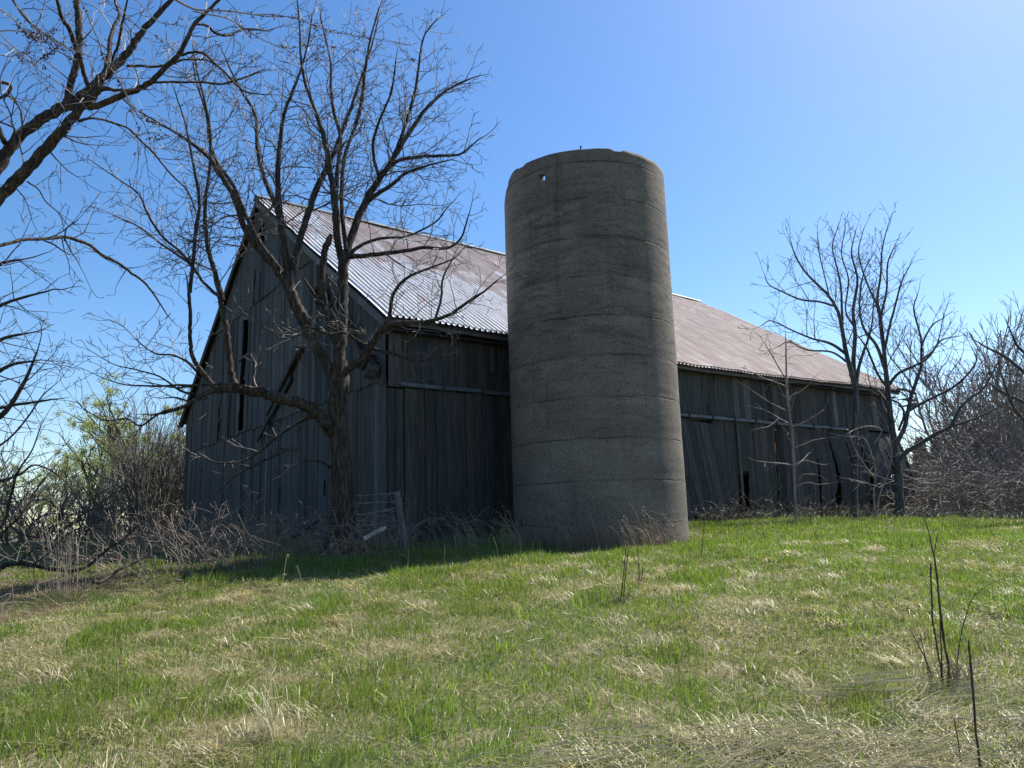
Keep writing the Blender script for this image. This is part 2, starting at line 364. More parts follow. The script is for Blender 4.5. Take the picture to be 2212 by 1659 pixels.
def boards(mb, mp, a0, a1, wd, zb, zt, holes=(), n0=0.0, th=.024, warp=None, gap=(.002, .009), rag=.0, ragb=.0, rng=rnd, tvar=.5):
    a = a0
    while a < a1 - .02:
        wdt = min(wd * rng.uniform(.72, 1.25), a1 - a); g = rng.uniform(*gap)
        if rng.random() < .08: g *= 2.6
        x0, x1 = a + g / 2, a + wdt - g / 2; a += wdt
        tint = min(1, max(0, .43 + rng.gauss(0, .21) * tvar * 2)); nn = n0 + rng.uniform(-.006, .010); tw = rng.uniform(-.004, .004); lean = rng.uniform(-.004, .004)
        rb = rng.uniform(0, ragb); rt = rng.uniform(0, rag)
        touch = [h for h in holes if min(p[0] for p in h) < x1 and max(p[0] for p in h) > x0]
        ns = max(1, int((x1 - x0) / .035)) if touch else 1
        for k in range(ns):
            b0, b1 = x0 + (x1 - x0) * k / ns, x0 + (x1 - x0) * (k + 1) / ns; xm = (b0 + b1) / 2
            iv = [(zb(xm) + rb, None)]
            segs = []
            cuts = sorted(sum([poly_iv(h, xm) for h in touch], []))
            lo = zb(xm) + rb; top = zt(xm) - rt
            for (c0, c1_) in cuts:
                if c1_ <= lo or c0 >= top: continue
                if c0 > lo: segs.append((lo, c0, False))
                lo = max(lo, c1_)
            if lo < top: segs.append((lo, top, True))
            for (z0, z1, tp) in segs:
                if z1 - z0 < .01: continue
                nz = max(1, int(math.ceil((z1 - z0) / (.45 if warp else 2.5)))); V = []
                for i in range(nz + 1):
                    t = i / nz
                    for (xx, off) in ((b0, th), (b1, th), (b1, 0), (b0, 0)):
                        ztx = (zt(xx) - rt) if tp else z1
                        z = z0 + (ztx - z0) * t
                        x_, n_ = xx + lean * (z - z0), nn + off + tw * (1 if xx == b1 else -1)
                        if warp: x_, n_ = warp(x_, z, n_)
                        V.append(mp(x_, n_, z))
                Q = []
                for i in range(nz):
                    o = i * 4
                    for j in range(4): Q.append((o + j, o + (j + 1) % 4, o + 4 + (j + 1) % 4, o + 4 + j))
                o = nz * 4; Q += [(3, 2, 1, 0), (o, o + 1, o + 2, o + 3)]
                mb.add(V, Q, tint)
mG = lambda a, n, z: (-n, a, z)
mS = lambda a, n, z: (a, -n, z)
mB = lambda a, n, z: (a, WID + n, z)
mE = lambda a, n, z: (LEN + n, a, z)
def pl(f, pts): return [f(*p) for p in pts]
def slit(f, pts, wd):                 # polyline (px) -> thin polygon in wall coordinates
    q = [f(*p) for p in pts]; return [(x - wd / 2, z) for x, z in q] + [(x + wd / 2, z) for x, z in reversed(q)]
# --- gable wall, three tiers of siding each lapping the one below
S1, S2 = 4.40 - ZB, 7.98 - ZB
gh_low = [slit(gp, [c3(262, 925), c3(248, 1080), c3(236, 1390)], .10), slit(gp, [c3(600, 1120), c3(590, 1250), c3(585, 1400)], .09),
          slit(gp, [c3(722, 1050), c3(715, 1260)], .05), slit(gp, [c3(484, 1180), c3(486, 1330)], .03),
          pl(gp, [c3(974, 1110), c3(988, 1108), c3(984, 1198), c3(971, 1198)]), slit(gp, [c3(432, 1100), c3(425, 1190)], .03)]
gh_mid = [pl(gp, [c3b(398, 830), c3b(432, 828), c3b(425, 1000), c3b(400, 1230), c3b(375, 1230), c3b(392, 1000)]),
          pl(gp, [c3b(378, 1200), c3b(410, 1200), c3b(396, 1510), c3b(362, 1525)]),
          slit(gp, [c3b(255, 1260), c3b(235, 1590)], .22), slit(gp, [c3b(318, 1290), c3b(300, 1560)], .14), slit(gp, [c3b(340, 880), c3b(325, 1180)], .10),
          slit(gp, [c3b(358, 900), c3b(345, 1180)], .05), slit(gp, [c3b(830, 640), c3b(826, 800)], .05), slit(gp, [c3b(858, 930), c3b(850, 1100)], .04)]
gh_top = [pl(gp, [c3b(497, 290), c3b(515, 248), c3b(540, 232), c3b(537, 300), c3b(535, 362), c3b(512, 378), c3b(512, 315)]),
          slit(gp, [c3b(478, 522), c3b(466, 745)], .14), slit(gp, [c3b(512, 530), c3b(503, 705)], .11)]
g_ = MB()
boards(g_, mG, 0, WID, .2, lambda a: -.35, lambda a: min(S1 + .05, rake(a) - .05), gh_low, .0, gap=(.003, .014))
o = g_.build('gable_wall', M['wood'], barn, local=True); tag(o, 'lower weathered board siding of the gable end, split in places')
g_ = MB()
boards(g_, mG, 0, WID, .2, lambda a: S1, lambda a: min(S2 + .05, rake(a) - .04), gh_mid, .03, gap=(.003, .014), ragb=.05)
o = g_.build('gable_wall', M['wood'], barn, local=True); tag(o, 'middle tier of gable siding with long missing boards')
g_ = MB()
boards(g_, mG, 3.1, 12.6, .2, lambda a: S2, lambda a: rake(a) - .03, gh_top, .06, gap=(.003, .010), ragb=.04)
o = g_.build('gable_wall', M['wood'], barn, local=True); tag(o, 'peak of the gable with a pointed owl hole and two slits')
# --- long side: upper siding, lower siding, doors
def eave_sag(x): return -.13 * math.sin(math.pi * min(1, max(0, x / LEN))) ** 2 * (1 if x < 14 else .8)
ST = 4.28 - ZB
up = MB()
boards(up, mS, 0, LEN, .25, lambda a: ST - .06 * a / LEN - .0, lambda a: 5.64 - ZB + eave_sag(a), [slit(wp, [c4b(355, 380), c4b(362, 600)], .03), slit(wp, [c4b(402, 262), c4b(404, 318)], .03)], .03, gap=(.002, .008), ragb=.04)
tag(up.build('side_wall', M['wood'], barn, local=True), 'upper siding of the long side under the eave')
def warpR(x, z, n):
    k = max(0., min(1, (x - 13.0) / 4.5)); t = max(0, min(1, (ST - z) / 2.8))
    return x + k * (.34 * math.sin(math.pi * min(1, t * .95)) * .9 + .12 * t), n + k * (.16 * math.sin(math.pi * t) + .18 * t)
sh = [pl(wp, [c4b(630, 1100), c4b(725, 1100), c4b(732, 1560), c4b(632, 1560)]),
      slit(wp, [c4b(955, 712), c4b(948, 840)], .045), pl(wp, [c4b(942, 840), c4b(964, 850), c4b(970, 945), c4b(946, 942)]), slit(wp, [c4b(962, 940), c4b(985, 1370)], .05),
      [(13.85, 1.9), (13.92, 1.9), (13.9, .9), (13.86, .2), (13.78, .2), (13.8, .9)], [(14.5, 2.6), (14.55, 2.6), (14.75, 1.6), (14.78, .4), (14.55, .4), (14.62, 1.6)],
      [(15.35, 2.7), (15.42, 2.7), (15.5, 1.2), (15.46, .2), (15.4, .2), (15.42, 1.2)], [(16.05, 2.6), (16.1, 2.6), (16.3, 1.2), (16.2, .2), (16.1, .2), (16.18, 1.2)],
      [(17.3, 2.3), (17.35, 2.3), (17.5, 1.2), (17.45, .1), (17.36, .1), (17.38, 1.2)],
      [(14.5, .9), (14.75, .95), (14.8, .3), (14.5, .3)],
      pl(wp, [c4b(60, 645), c4b(395, 650), c4b(402, 760), c4b(60, 700)])]
lo_ = MB()
boards(lo_, mS, 0, LEN, .24, lambda a: -.35, lambda a: ST - .02 - .1 * a / LEN, sh, 0.0, warp=warpR, gap=(.002, .010))
tag(lo_.build('side_wall', M['wood'], barn, local=True), 'lower siding of the long side, its far boards leaning and bulging')
# sliding doors hanging in front
dr = MB(); boards(dr, mS, .34, 5.6, .24, lambda a: .02, lambda a: ST + .0, [slit(wp, [c3(1405, 600), c3(1408, 900)], .02)], .045, gap=(.002, .007))
tag(dr.build('sliding_door', M['wood'], barn, local=True), 'board door left of the silo, closed')
dr = MB()
boards(dr, mS, 6.4, 9.42, .24, lambda a: .15, lambda a: wp(*c4b(110, 672))[1] + .1 - .07 * (a - 8.1), [], .07, gap=(.003, .012), ragb=.25,
       warp=lambda x, z, n: (x + .17 * (2.6 - z), z and n + .05 * (2.6 - z)))
tag(dr.build('sliding_door', M['wood'], barn, local=True), 'board door right of the silo, dropped and leaning off its rail')
# rails
def rail(pts, x0, x1, z0, z1, lab):
    m = MB(); n = int((x1 - x0) / 1.0) + 1
    xs = np.linspace(x0, x1, n + 1)
    for i in range(n):
        f = lambda x: z0 + (z1 - z0) * (x - x0) / (x1 - x0)
        m.beam((xs[i] + .01, -.115, f(xs[i])), (xs[i + 1] - .01, -.115, f(xs[i + 1]) + rnd.uniform(-.012, .012)), .05, .075)
    r = tag(m.build('door_rail', M['galv'], barn, local=True), lab)
    for i in range(1, n + 1):
        b = MB(); b.box((xs[i] - .03, -.155, f(xs[i]) - .06), (xs[i] + .03, -.06, f(xs[i]) + .075)); b.build('bracket', M['darkwood'], r, local=True)
rail(None, .22, 5.0, 4.345 - ZB, 4.32 - ZB, 'grey door track left of the silo')
rail(None, 6.6, 15.6, 4.21 - ZB, 4.19 - ZB, 'long grey door track right of the silo')
# back and far walls, floor, frame
bk = MB(); boards(bk, mB, 0, LEN, .3, lambda a: -.35, lambda a: 5.6 - ZB, [], 0.0, gap=(.001, .003)); bk.build('back_wall', M['wood'], barn, local=True)
fe = MB(); boards(fe, mE, 0, WID, .3, lambda a: -.35, lambda a: rake(a) - .35, [], 0.0, gap=(.001, .003)); tag(fe.build('gable_wall', M['wood'], barn, local=True), 'far gable end')
fl = MB(); fl.box((.05, .05, -.2), (LEN - .05, WID - .05, .05)); fl.build('floor', M['darkwood'], barn, local=True)
fr = MB()
for x in (.25, 4.6, 9.2, 13.8, LEN - .25):
    for y in (.22, 5.2, 10.5, WID - .22): fr.box((x - .12, y - .12, .05), (x + .12, y + .12, rake(y) - .3))
    fr.beam((x, .1, 4.0), (x, WID - .1, 4.0), .2, .24)
for y, z in ((.1, 2.75), (.1, 1.4)): fr.box((.4, y, z), (LEN - .4, y + .1, z + .15))
for z in (1.4, 2.8, 4.6, 6.3): fr.box((.1, max(.4, (z - 4.3) / .7 + .4), z), (.2, WID - max(.4, (z - 4.3) / .7 + .4), z + .16))
fr.build('timber_frame', M['darkwood'], barn, local=True)
ob = MB(); q = pl(wp, [c4b(936, 838), c4b(972, 838), c4b(974, 946), c4b(938, 946)]); z0, z1 = q[2][1], q[0][1]
for i in range(4):
    ob.box((q[0][0], .026, z0 + (z1 - z0) * i / 4 + .01), (q[1][0], .05, z0 + (z1 - z0) * (i + 1) / 4 - .004))
tag(ob.build('board_patch', M['orange'], barn, local=True), 'small orange boarded patch showing through a split')
# --- roof
def roof_z(x, y):
    t = (AP - abs(y - AP)) / AP
    return 5.80 - ZB + GSLOPE * (AP - abs(y - AP)) - .30 * (x / LEN) * max(0, t) + eave_sag(x) * (1 - max(0, t)) + .02 * math.sin(x * 1.3) * max(0, t)
def roof_side(sg):
    m = MB(); xs = []; hs = []; p = .135; x = -.22
    while x < LEN + .25:
        for dx, h in ((0, 0), (.062, 0), (.088, .050), (.108, .050)): xs.append(x + dx + rnd.uniform(-.001, .001)); hs.append(h)
        x += p
    xs.append(x); hs.append(0)
    ny = 25; e = -.42; V = []
    for j in range(ny + 1):
        y = e + (AP - e) * j / ny; lap = .012 * ((j * 3) % (ny + 1) > 0)
        for i, (x_, h) in enumerate(zip(xs, hs)):
            jag = 0
            
            yy = y + jag
            ww = .010 * math.sin(x_ * 2.1 + j * .9) + .006 * math.sin(x_ * 5.7 - j * .6)
            Y_ = yy if sg < 0 else 2 * AP - yy
            V.append((x_, Y_, roof_z(x_, yy) + .05 + h + ww))
    n = len(xs); i = np.arange(ny)[:, None] * n; j = np.arange(n - 1)[None, :]
    Q = np.stack([i + j, i + j + 1, i + n + j + 1, i + n + j], -1).reshape(-1, 4)
    if sg > 0: Q = Q[:, ::-1]
    m.add(V, Q); return m
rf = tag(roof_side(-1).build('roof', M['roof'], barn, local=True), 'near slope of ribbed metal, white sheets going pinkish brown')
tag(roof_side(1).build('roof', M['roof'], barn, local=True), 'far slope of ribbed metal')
dk = MB()
for sg in (-1, 1):
    for k in range(30):
        y0 = -.36 + (AP + .3) * k / 30; y1 = y0 + (AP + .3) / 30 - .012
        if sg > 0: y0, y1 = 2 * AP - y1, 2 * AP - y0
        for x0 in np.arange(-.18, LEN, 2.36):
            x1 = min(x0 + 2.355, LEN + .2)
            f = lambda x, y: roof_z(x, y if y < AP else 2 * AP - y)
            V = [(x0, y0, f(x0, y0) - .0), (x1, y0, f(x1, y0)), (x1, y1, f(x1, y1)), (x0, y1, f(x0, y1))]
            V += [(a, b, c - .03) for a, b, c in V]
            dk.add(V, [(0, 1, 2, 3), (7, 6, 5, 4), (0, 4, 5, 1), (1, 5, 6, 2), (2, 6, 7, 3), (3, 7, 4, 0)])
dk.build('roof_deck', M['darkwood'], barn, local=True)
rc = MB()
for x0 in np.arange(-.25, LEN, 2.4):
    x1 = min(x0 + 2.42, LEN + .24)
    for sg in (-1, 1): rc.beam((x0, AP + sg * .11, roof_z(x0, AP) + .075), (x1, AP + sg * .11, roof_z(x1, AP) + .075), .24, .012, up=(0, sg * .57, .82))
rc.build('ridge_cap', M['galv'], rf, local=True)
# rake boards and fascia
for sg in (-1, 1):
    rk = MB(); y0, y1 = (-.40, AP) if sg < 0 else (2 * AP + .40, AP)
    f = lambda y: roof_z(-.2, y if sg < 0 else 2 * AP - y)
    rk.beam((-.215, y0, f(y0) - .13), (-.215, y1, f(y1) - .13), .03, .15, up=(0, .57 * -sg, .82), nseg=6)
    rk.beam((-.12, y0 + .1, f(y0) - .10), (-.12, y1, f(y1) - .12), .15, .02, up=(0, .57 * -sg, .82), nseg=4)
    rk.build('rake_board', M['darkwood'] if sg > 0 else M['trim'], barn, local=True)
fs = MB()
for x0 in np.arange(-.1, LEN, 1.85):
    x1 = min(x0 + 1.84, LEN + .1); d0 = rnd.uniform(-.012, .012)
    fs.beam((x0, -.30, 5.52 - ZB + eave_sag(x0) + d0), (x1, -.30, 5.52 - ZB + eave_sag(x1) + d0), .05, .11)
fs.build('fascia', M['trim'], barn, local=True)
so = MB(); so.box((.0, -.27, 5.46 - ZB - .10), (LEN, -.0605, 5.46 - ZB - .075)); so.build('soffit', M['darkwood'], barn, local=True)
cp = MB(); cp.box((-.075, -.062, -.3), (-.001 - .03, .12, 4.33 - ZB), .6); cp.box((-.085, -.075, 4.34 - ZB), (-.062, .16, 5.55 - ZB), .5)
cp.build('corner_board', M['wood'], barn, local=True)
# battens on the long side
def batten(*bx): m = MB(); m.box(*bx); m.build('batten', M['wood'], barn, local=True)
q = wp(*c4b(605, 690)); batten((q[0] - .05, -.075, .0), (q[0] + .05, -.048, 2.75), .75)
q = wp(*c3(1955, 300)); batten((q[0] - .045, -.09, 3.45), (q[0] + .045, -.066, 4.1), .8)
batten((.16, -.078, .0), (.30, -.05, 2.9), .6)
# diagonal flashing boards left from a lean-to roof, with torn shingles
def gpt(q, n): return (-n, q[0], q[1])
dg = MB()
a, b = gp(*c3b(775, 1010)), gp(*c3b(640, 1285)); dg.beam(gpt(a, .14), gpt(b, .14), .13, .12, up=(0, .5, .8))
a, b = gp(*c3b(712, 1190)), gp(*c3b(508, 1578)); dg.beam(gpt(a, .12), gpt(b, .16), .05, .13, up=(0, .5, .8))
a, b = gp(*c3b(650, 1250)), gp(*c3b(560, 1420)); dg.beam(gpt(a, .15), gpt(b, .12), .05, .07, up=(0, .5, .8))
dg.build('brace', M['darkwood'], barn, local=True)
dg = MB(); a, b = gp(*c3b(860, 640)), gp(*c3(1330, 480)); dg.beam(gpt(a, .13), gpt(b, .13), .06, .10, up=(0, -.5, .8))
dg.beam(gpt(gp(*c3(1240, 365)), .2), gpt(gp(*c3(1290, 430)), .2), .03, .05)
dg.build('brace', M['darkwood'], barn, local=True)
def shingles(p0, p1, n, w_):
    m = MB()
    for i in range(n):
        t = i / max(1, n - 1); q0 = (p0[0] + (p1[0] - p0[0]) * t + rnd.uniform(-.04, .04), p0[1] + (p1[1] - p0[1]) * t + rnd.uniform(-.04, .04))
        an = R_(rnd.uniform(-55, -20)); l = w_ * rnd.uniform(.7, 1.2)
        m.beam((-.10 - rnd.uniform(0, .14), q0[0] - l / 2 * math.cos(an), q0[1] - l / 2 * math.sin(an)), (-.12 - rnd.uniform(0, .16), q0[0] + l / 2 * math.cos(an), q0[1] + l / 2 * math.sin(an)), .22, .02, up=(rnd.uniform(-.4, .4), .2, 1), nseg=3, bow=rnd.uniform(-.04, .06))
    m.build('shingle_scrap', M['tin'], barn, local=True)
shingles(gp(*c3b(905, 665)), gp(*c3b(955, 745)), 6, .30)
shingles(gp(*c3(1120, 195)), gp(*c3(1180, 250)), 6, .34)
shingles(gp(*c3(1265, 400)), gp(*c3(1325, 470)), 7, .34)
# broken plank across the tall gap, hanging roof end pieces at the far eave
pk = MB(); pk.beam(gpt(gp(*c3b(372, 1090)), .05), gpt(gp(*c3b(430, 1035)), -.02), .03, .16, up=(1, 0, 0)); pk.beam(gpt(gp(*c3b(365, 1200)), -.1), gpt(gp(*c3b(420, 1150)), -.1), .1, .1)
pk.build('loose_plank', M['trim'], barn, local=True)
he = MB(); xx = LEN
he.beam((xx - .2, -.45, 5.62 - ZB), (xx + .75, -.50, 5.50 - ZB), .16, .02, nseg=4, bow=.05); he.beam((xx + .05, -.40, 5.30 - ZB), (xx + .62, -.45, 5.27 - ZB), .25, .03, nseg=3, bow=.03)
he.beam((xx + .0, -.42, 5.05 - ZB), (xx + .70, -.47, 5.18 - ZB), .05, .06); he.beam((xx + .45, -.4, 5.05 - ZB), (xx + .75, -.42, 5.2 - ZB), .16, .10)
he.build('broken_eave', M['trim'], barn, local=True)

# ================================================================== SILO
SX, SY, SR = 1.603, 14.985, 1.65
sb = gzf(SX, SY - SR) - .25
silo = empty('silo', (SX, SY, sb), 0, 'roofless round concrete silo, stained and cracked, in front of the barn', 'silo')
def make_silo():
    nth, nz, H = 160, 110, 8.47 - sb; TH = .16
    th = np.arange(nth) * 2 * math.pi / nth
    rim = H + (vnoise(np.arange(nth) * .35, 0 * th, 1.0, 3) - .5) * .018 + np.where(np.isin(np.arange(nth) % 31, (3, 4, 5)), -.035, 0) - .10 * np.exp(-((th - 5.6) / .10) ** 2) * 0
    rim = rim + np.where(vnoise(np.arange(nth) * 1.0, 0 * th + 9, 1.0, 8) > .86, -.025, 0)
    rim = rim - .42 * sstep(math.radians(210), math.radians(178), th) * sstep(math.radians(60), math.radians(110), th)
    V = []
    for j in range(nz + 1):
        z = np.minimum(H * j / nz, 1e9); zz = (rim * j / nz)
        r = SR + (vnoise(th * 2.5, th * 0 + zz * 1.2, 1.0, 1) - .5) * .008 + .005 * np.where(((zz * 1.35) % 1) < .08, -1, 0)
        V.append(np.stack([r * np.cos(th), r * np.sin(th), zz + 0 * z], 1))
    for j in range(9):
        zz = rim * (1 - j / 8); r = SR - TH + (rnd.uniform(-1, 1) * .003)
        V.append(np.stack([r * np.cos(th), r * np.sin(th), zz - (.01 if j == 0 else 0)], 1))
    n = len(V); V = np.concatenate(V); m = MB()
    i = np.arange(n - 1)[:, None] * nth; j = np.arange(nth)[None, :]; j2 = (j + 1) % nth
    Q = np.stack([i + j, i + j2, i + nth + j2, i + nth + j], -1).reshape(-1, 4)
    # the small ragged hole near the rim: find its quads by where the photo shows it
    v = ray(1169, 383); a = v[0] ** 2 + v[1] ** 2; bb = 2 * (v[0] * -SX + v[1] * -SY); cc = SX ** 2 + SY ** 2 - SR ** 2
    t = (-bb - math.sqrt(bb * bb - 4 * a * cc)) / 2 / a; hp = CAM + v * t
    hth = math.atan2(hp[1] - SY, hp[0] - SX) % (2 * math.pi); hz = hp[2] - sb
    cen = V[Q].mean(1); cth = np.arctan2(cen[:, 1], cen[:, 0]) % (2 * math.pi); cr = np.hypot(cen[:, 0], cen[:, 1])
    dth = np.abs(cth - hth); inh = (dth < .035) & (np.abs(cen[:, 2] - hz) < .055) 
    hv = V.copy()
    outer = np.hypot(V[:, 0], V[:, 1]) > SR - TH / 2
    # the inner skin must open as well: refine by dropping its quads where rays pass (larger quads there)
    inner = (~(cr > SR - TH / 2)) & (dth < .06) & (np.abs(cen[:, 2] - hz - .1) < .6)
    keep = ~(inh | inner)
    m.add(V, Q[keep])
    # patch the inner opening down to a hole of the same shape with reveal faces
    sel = Q[inh]; es = {}
    for f in sel:
        for k in range(4):
            e = (int(f[k]), int(f[(k + 1) % 4])); es[e] = 1
    bound = [e for e in es if (e[1], e[0]) not in es]
    base = m.n
    for e0, e1 in bound:
        p0, p1 = V[e0], V[e1]; s = (SR - TH) / SR
        m.add([p0, p1, (p1[0] * s, p1[1] * s, p1[2] + .03), (p0[0] * s, p0[1] * s, p0[2] + .03)], [(1, 0, 3, 2)])
    return m
so_ = make_silo().build('silo_wall', M['concrete'], silo, smooth=True, local=True)
pt = MB(); pt.tube([(-.18, -1.58, 8.44 - sb), (-.18, -1.58, 8.56 - sb)], [.012, .012], 6); pt.tube([(-.18, -1.58, 8.53 - sb), (-.17, -1.58, 8.56 - sb)], [.018, .014], 6)
pt.build('anchor_bolt', M['darkwood'], silo, local=True)

# ================================================================== BRANCH MACHINERY
def catmull(P, n=5):
    P = np.asarray(P, float); 
    if len(P) < 3: return np.array([P[0] + (P[-1] - P[0]) * i / n for i in range(n + 1)])
    E = np.vstack([2 * P[0] - P[1], P, 2 * P[-1] - P[-2]]); out = []
    for i in range(1, len(E) - 2):
        p0, p1, p2, p3 = E[i - 1:i + 3]
        for k in range(n):
            t = k / n; out.append(.5 * ((2 * p1) + (-p0 + p2) * t + (2 * p0 - 5 * p1 + 4 * p2 - p3) * t * t + (-p0 + 3 * p1 - 3 * p2 + p3) * t ** 3))
    out.append(P[-1]); return np.array(out)
def limb(mb, cf, pts, Y0, Y1, k=8, nz=.35):
    """traced limb: pts = (x, y, r) in crop pixels; depth runs from Y0 to Y1; returns (P, R) in metres"""
    sc_ = cf(1, 0)[0] - cf(0, 0)[0]
    pts = [(*cf(p[0], p[1]), p[2] * sc_) for p in pts]; n = len(pts); P = []; R = []
    d = [0]
    for i in range(1, n): d.append(d[-1] + math.hypot(pts[i][0] - pts[i - 1][0], pts[i][1] - pts[i - 1][1]))
    for i, (x, y, r) in enumerate(pts):
        Y = Y0 + (Y1 - Y0) * d[i] / d[-1]; P.append(at(x, y, Y)); R.append(r * Y / FPX)
    Q = catmull(np.column_stack([P, R]), 5); P, R = Q[:, :3], np.maximum(Q[:, 3], .002)
    J = nr.normal(0, 1, P.shape) * (R * nz)[:, None]; J[0] = 0; J[-1] = 0; P = P + J * .35
    R = R * (1 + nr.uniform(-.03, .03, len(R)))
    if mb is not None: mb.tube(P, R, k if R[0] > .03 else 6)
    return P, R
def unit(v): return v / max(1e-9, math.sqrt(v[0] * v[0] + v[1] * v[1] + v[2] * v[2]))
def deflect(d, ang, az):
    ref = np.array([0, 0, 1.]) if abs(d[2]) < .9 else np.array([1., 0, 0])
    a = unit(np.cross(d, ref)); b = np.cross(d, a)
    return unit(d * math.cos(ang) + (a * math.cos(az) + b * math.sin(az)) * math.sin(ang))
def grow(mb, p, d, L, r, lvl, S, tips=None):
    """S: seg, wig, up, ang, kids, ratio, rmin"""
    seg = S['seg'] * (1 if lvl else .8); n = max(2, int(L / seg)); P = [p]; R = [r]; az = rnd.uniform(0, 6.28); child = []
    for i in range(n):
        w_ = S['wig']; d = unit(d + np.array([rnd.gauss(0, w_), rnd.gauss(0, w_), rnd.gauss(0, w_) + S['up']])); p = p + d * (L / n)
        rr = max(S['rmin'], r * (1 - .75 * (i + 1) / n)); P.append(p); R.append(rr)
        if lvl > 0 and rnd.random() < S['kids'] and (i > 0 or n < 3):
            az += 2.4 + rnd.uniform(-.6, .6); Lc = L * S['ratio'] * (1.05 - .75 * i / n) * rnd.uniform(.55, 1.15)
            child.append((p, deflect(d, S['ang'] * rnd.uniform(.7, 1.3), az), Lc, max(S['rmin'], rr * .72)))
    mb.tube(P, R, 4 if r > .012 else 3, cap=False)
    for c in child:
        if c[2] > S['seg'] * .6: grow(mb, *c, lvl - 1, S, tips)
    if tips is not None and lvl <= 1: tips.extend(P[1:])
DM = 2.3
def dress(mb, P, R, S, dens, Lk, lvl=2, start=.15, tips=None, Lmax=1.6, Lmin=.25, side=None):
    """secondary branches along a traced limb; dens = per metre"""
    seg = np.linalg.norm(np.diff(P, axis=0), axis=1); tot = seg.sum(); acc = np.concatenate([[0], np.cumsum(seg)])
    n = int(tot * dens * DM * (1 - start)); az = rnd.uniform(0, 6.28)
    for i in range(n):
        s = tot * (start + (1 - start) * (i + rnd.random()) / n); j = min(len(seg) - 1, int(np.searchsorted(acc, s)) - 1)
        t = (s - acc[j]) / max(1e-6, seg[j]); p = P[j] + (P[j + 1] - P[j]) * t; d = unit(P[j + 1] - P[j]); r = R[j]
        az += 2.4 + rnd.uniform(-.5, .5); L = min(Lmax, max(Lmin, Lk * (.6 + r * 13) * rnd.uniform(.5, 1.3))) * (1.1 - .4 * s / tot)
        grow(mb, p, deflect(d, R_(rnd.uniform(35, 70)), az), L, min(r * .5, .004 + L * .0075), lvl, S, tips)
    grow(mb, P[-1], unit(P[-1] - P[-3]), max(.35, Lk * .5), R[-1], lvl, S, tips)

# ================================================================== HERO TREE before the gable
TS = dict(seg=.10, wig=.16, up=.04, ang=R_(46), kids=.72, ratio=.55, rmin=.0042)
HY = 12.3
hb = at(738, 1165, HY); hero = empty('bare_tree', (hb[0], hb[1], gzf(hb[0], hb[1])), 0, 'large leafless tree with a long low limb, rising before the barn gable', 'tree')
tk = MB(); tw = MB()
def H(cf, pts, Y0, Y1, dens=3.2, Lk=1.0, lvl=2, start=.2, k=10, **kw):
    P, R = limb(tk, cf, pts, Y0, Y1, k)
    if dens: dress(tw, P, R, TS, dens, Lk, lvl, start, **kw)
    return P, R
ident = lambda x, y: (x, y)
P, R = limb(None, ident, [(738, 1195, 40), (738, 1160, 33), (738, 1120, 26), (737, 1060, 23.5), (736, 1000, 21.5), (733, 940, 20), (731, 890, 20), (731, 850, 22), (733, 815, 21), (736, 780, 14)], HY, HY, nz=.05)
# furrowed trunk with flare
def trunk_mesh(mb, P, R, k=36):
    th = np.arange(k) * 2 * math.pi / k; V = []
    for i, (p, r) in enumerate(zip(P, R)):
        f = 1 + .05 * np.sin(th * 9 + .3 * i + 1.5 * np.sin(i * .5)) + .035 * np.sin(th * 14 - .5 * i) + .04 * np.sin(th * 3 + i * .12)
        V.append(np.stack([p[0] + r * f * np.cos(th), p[1] + r * f * np.sin(th), p[2] + 0 * th], 1))
    i = np.arange(len(P) - 1)[:, None] * k; j = np.arange(k)[None, :]; j2 = (j + 1) % k
    mb.add(np.concatenate(V), np.stack([i + j, i + j2, i + k + j2, i + k + j], -1).reshape(-1, 4))
trunk_mesh(tk, P, R)
# left fork and what it carries
H(c1, [(1450, 1670, 22), (1400, 1560, 24), (1345, 1460, 25), (1300, 1370, 26), (1265, 1290, 26), (1245, 1220, 24)], HY, HY - .2, 1.0, .5, 1)
H(c1, [(1250, 1250, 20), (1190, 1160, 17), (1120, 1080, 15), (1060, 990, 14), (1010, 850, 12), (950, 750, 11), (890, 670, 9), (800, 600, 7), (700, 540, 5), (600, 480, 3)], HY - .2, HY - 1.4, 3.2, 1.1, 3)
H(c1, [(1245, 1225, 16), (1180, 1130, 13), (1110, 1030, 12), (1050, 900, 10), (1000, 790, 9), (930, 690, 8), (905, 600, 7), (890, 480, 6), (850, 360, 4), (830, 250, 3)], HY - .2, HY + .9, 3.2, 1.1, 3)
H(c1, [(1250, 1240, 22), (1235, 1120, 18), (1218, 1000, 16), (1205, 880, 14), (1200, 740, 12), (1210, 620, 10), (1225, 500, 8), (1270, 380, 7), (1300, 300, 5), (1330, 190, 4), (1350, 60, 3)], HY - .2, HY - .3, 3.2, 1.0, 3)
H(c1, [(1215, 960, 12), (1180, 860, 11), (1130, 730, 10), (1110, 620, 9), (1105, 500, 8), (1060, 420, 7), (1020, 350, 5), (960, 220, 3)], HY - .25, HY + 1.2, 3.2, 1.0, 3)
H(c1, [(1265, 1170, 16), (1300, 1020, 15), (1335, 910, 15), (1370, 810, 14), (1420, 710, 12), (1470, 590, 9), (1510, 480, 7), (1545, 380, 6), (1600, 220, 4), (1640, 60, 3)], HY - .2, HY + 1.0, 3.0, 1.0, 3)
# broken stub with torn orange top
H(c1, [(1455, 1480, 20), (1420, 1380, 18), (1395, 1280, 17), (1390, 1180, 16), (1402, 1090, 15), (1420, 1040, 14), (1432, 1012, 8)], HY, HY - .3, 0)
H(c1, [(1405, 1330, 10), (1350, 1260, 7), (1310, 1200, 5)], HY - .1, HY - .6, 3, .6, 2)
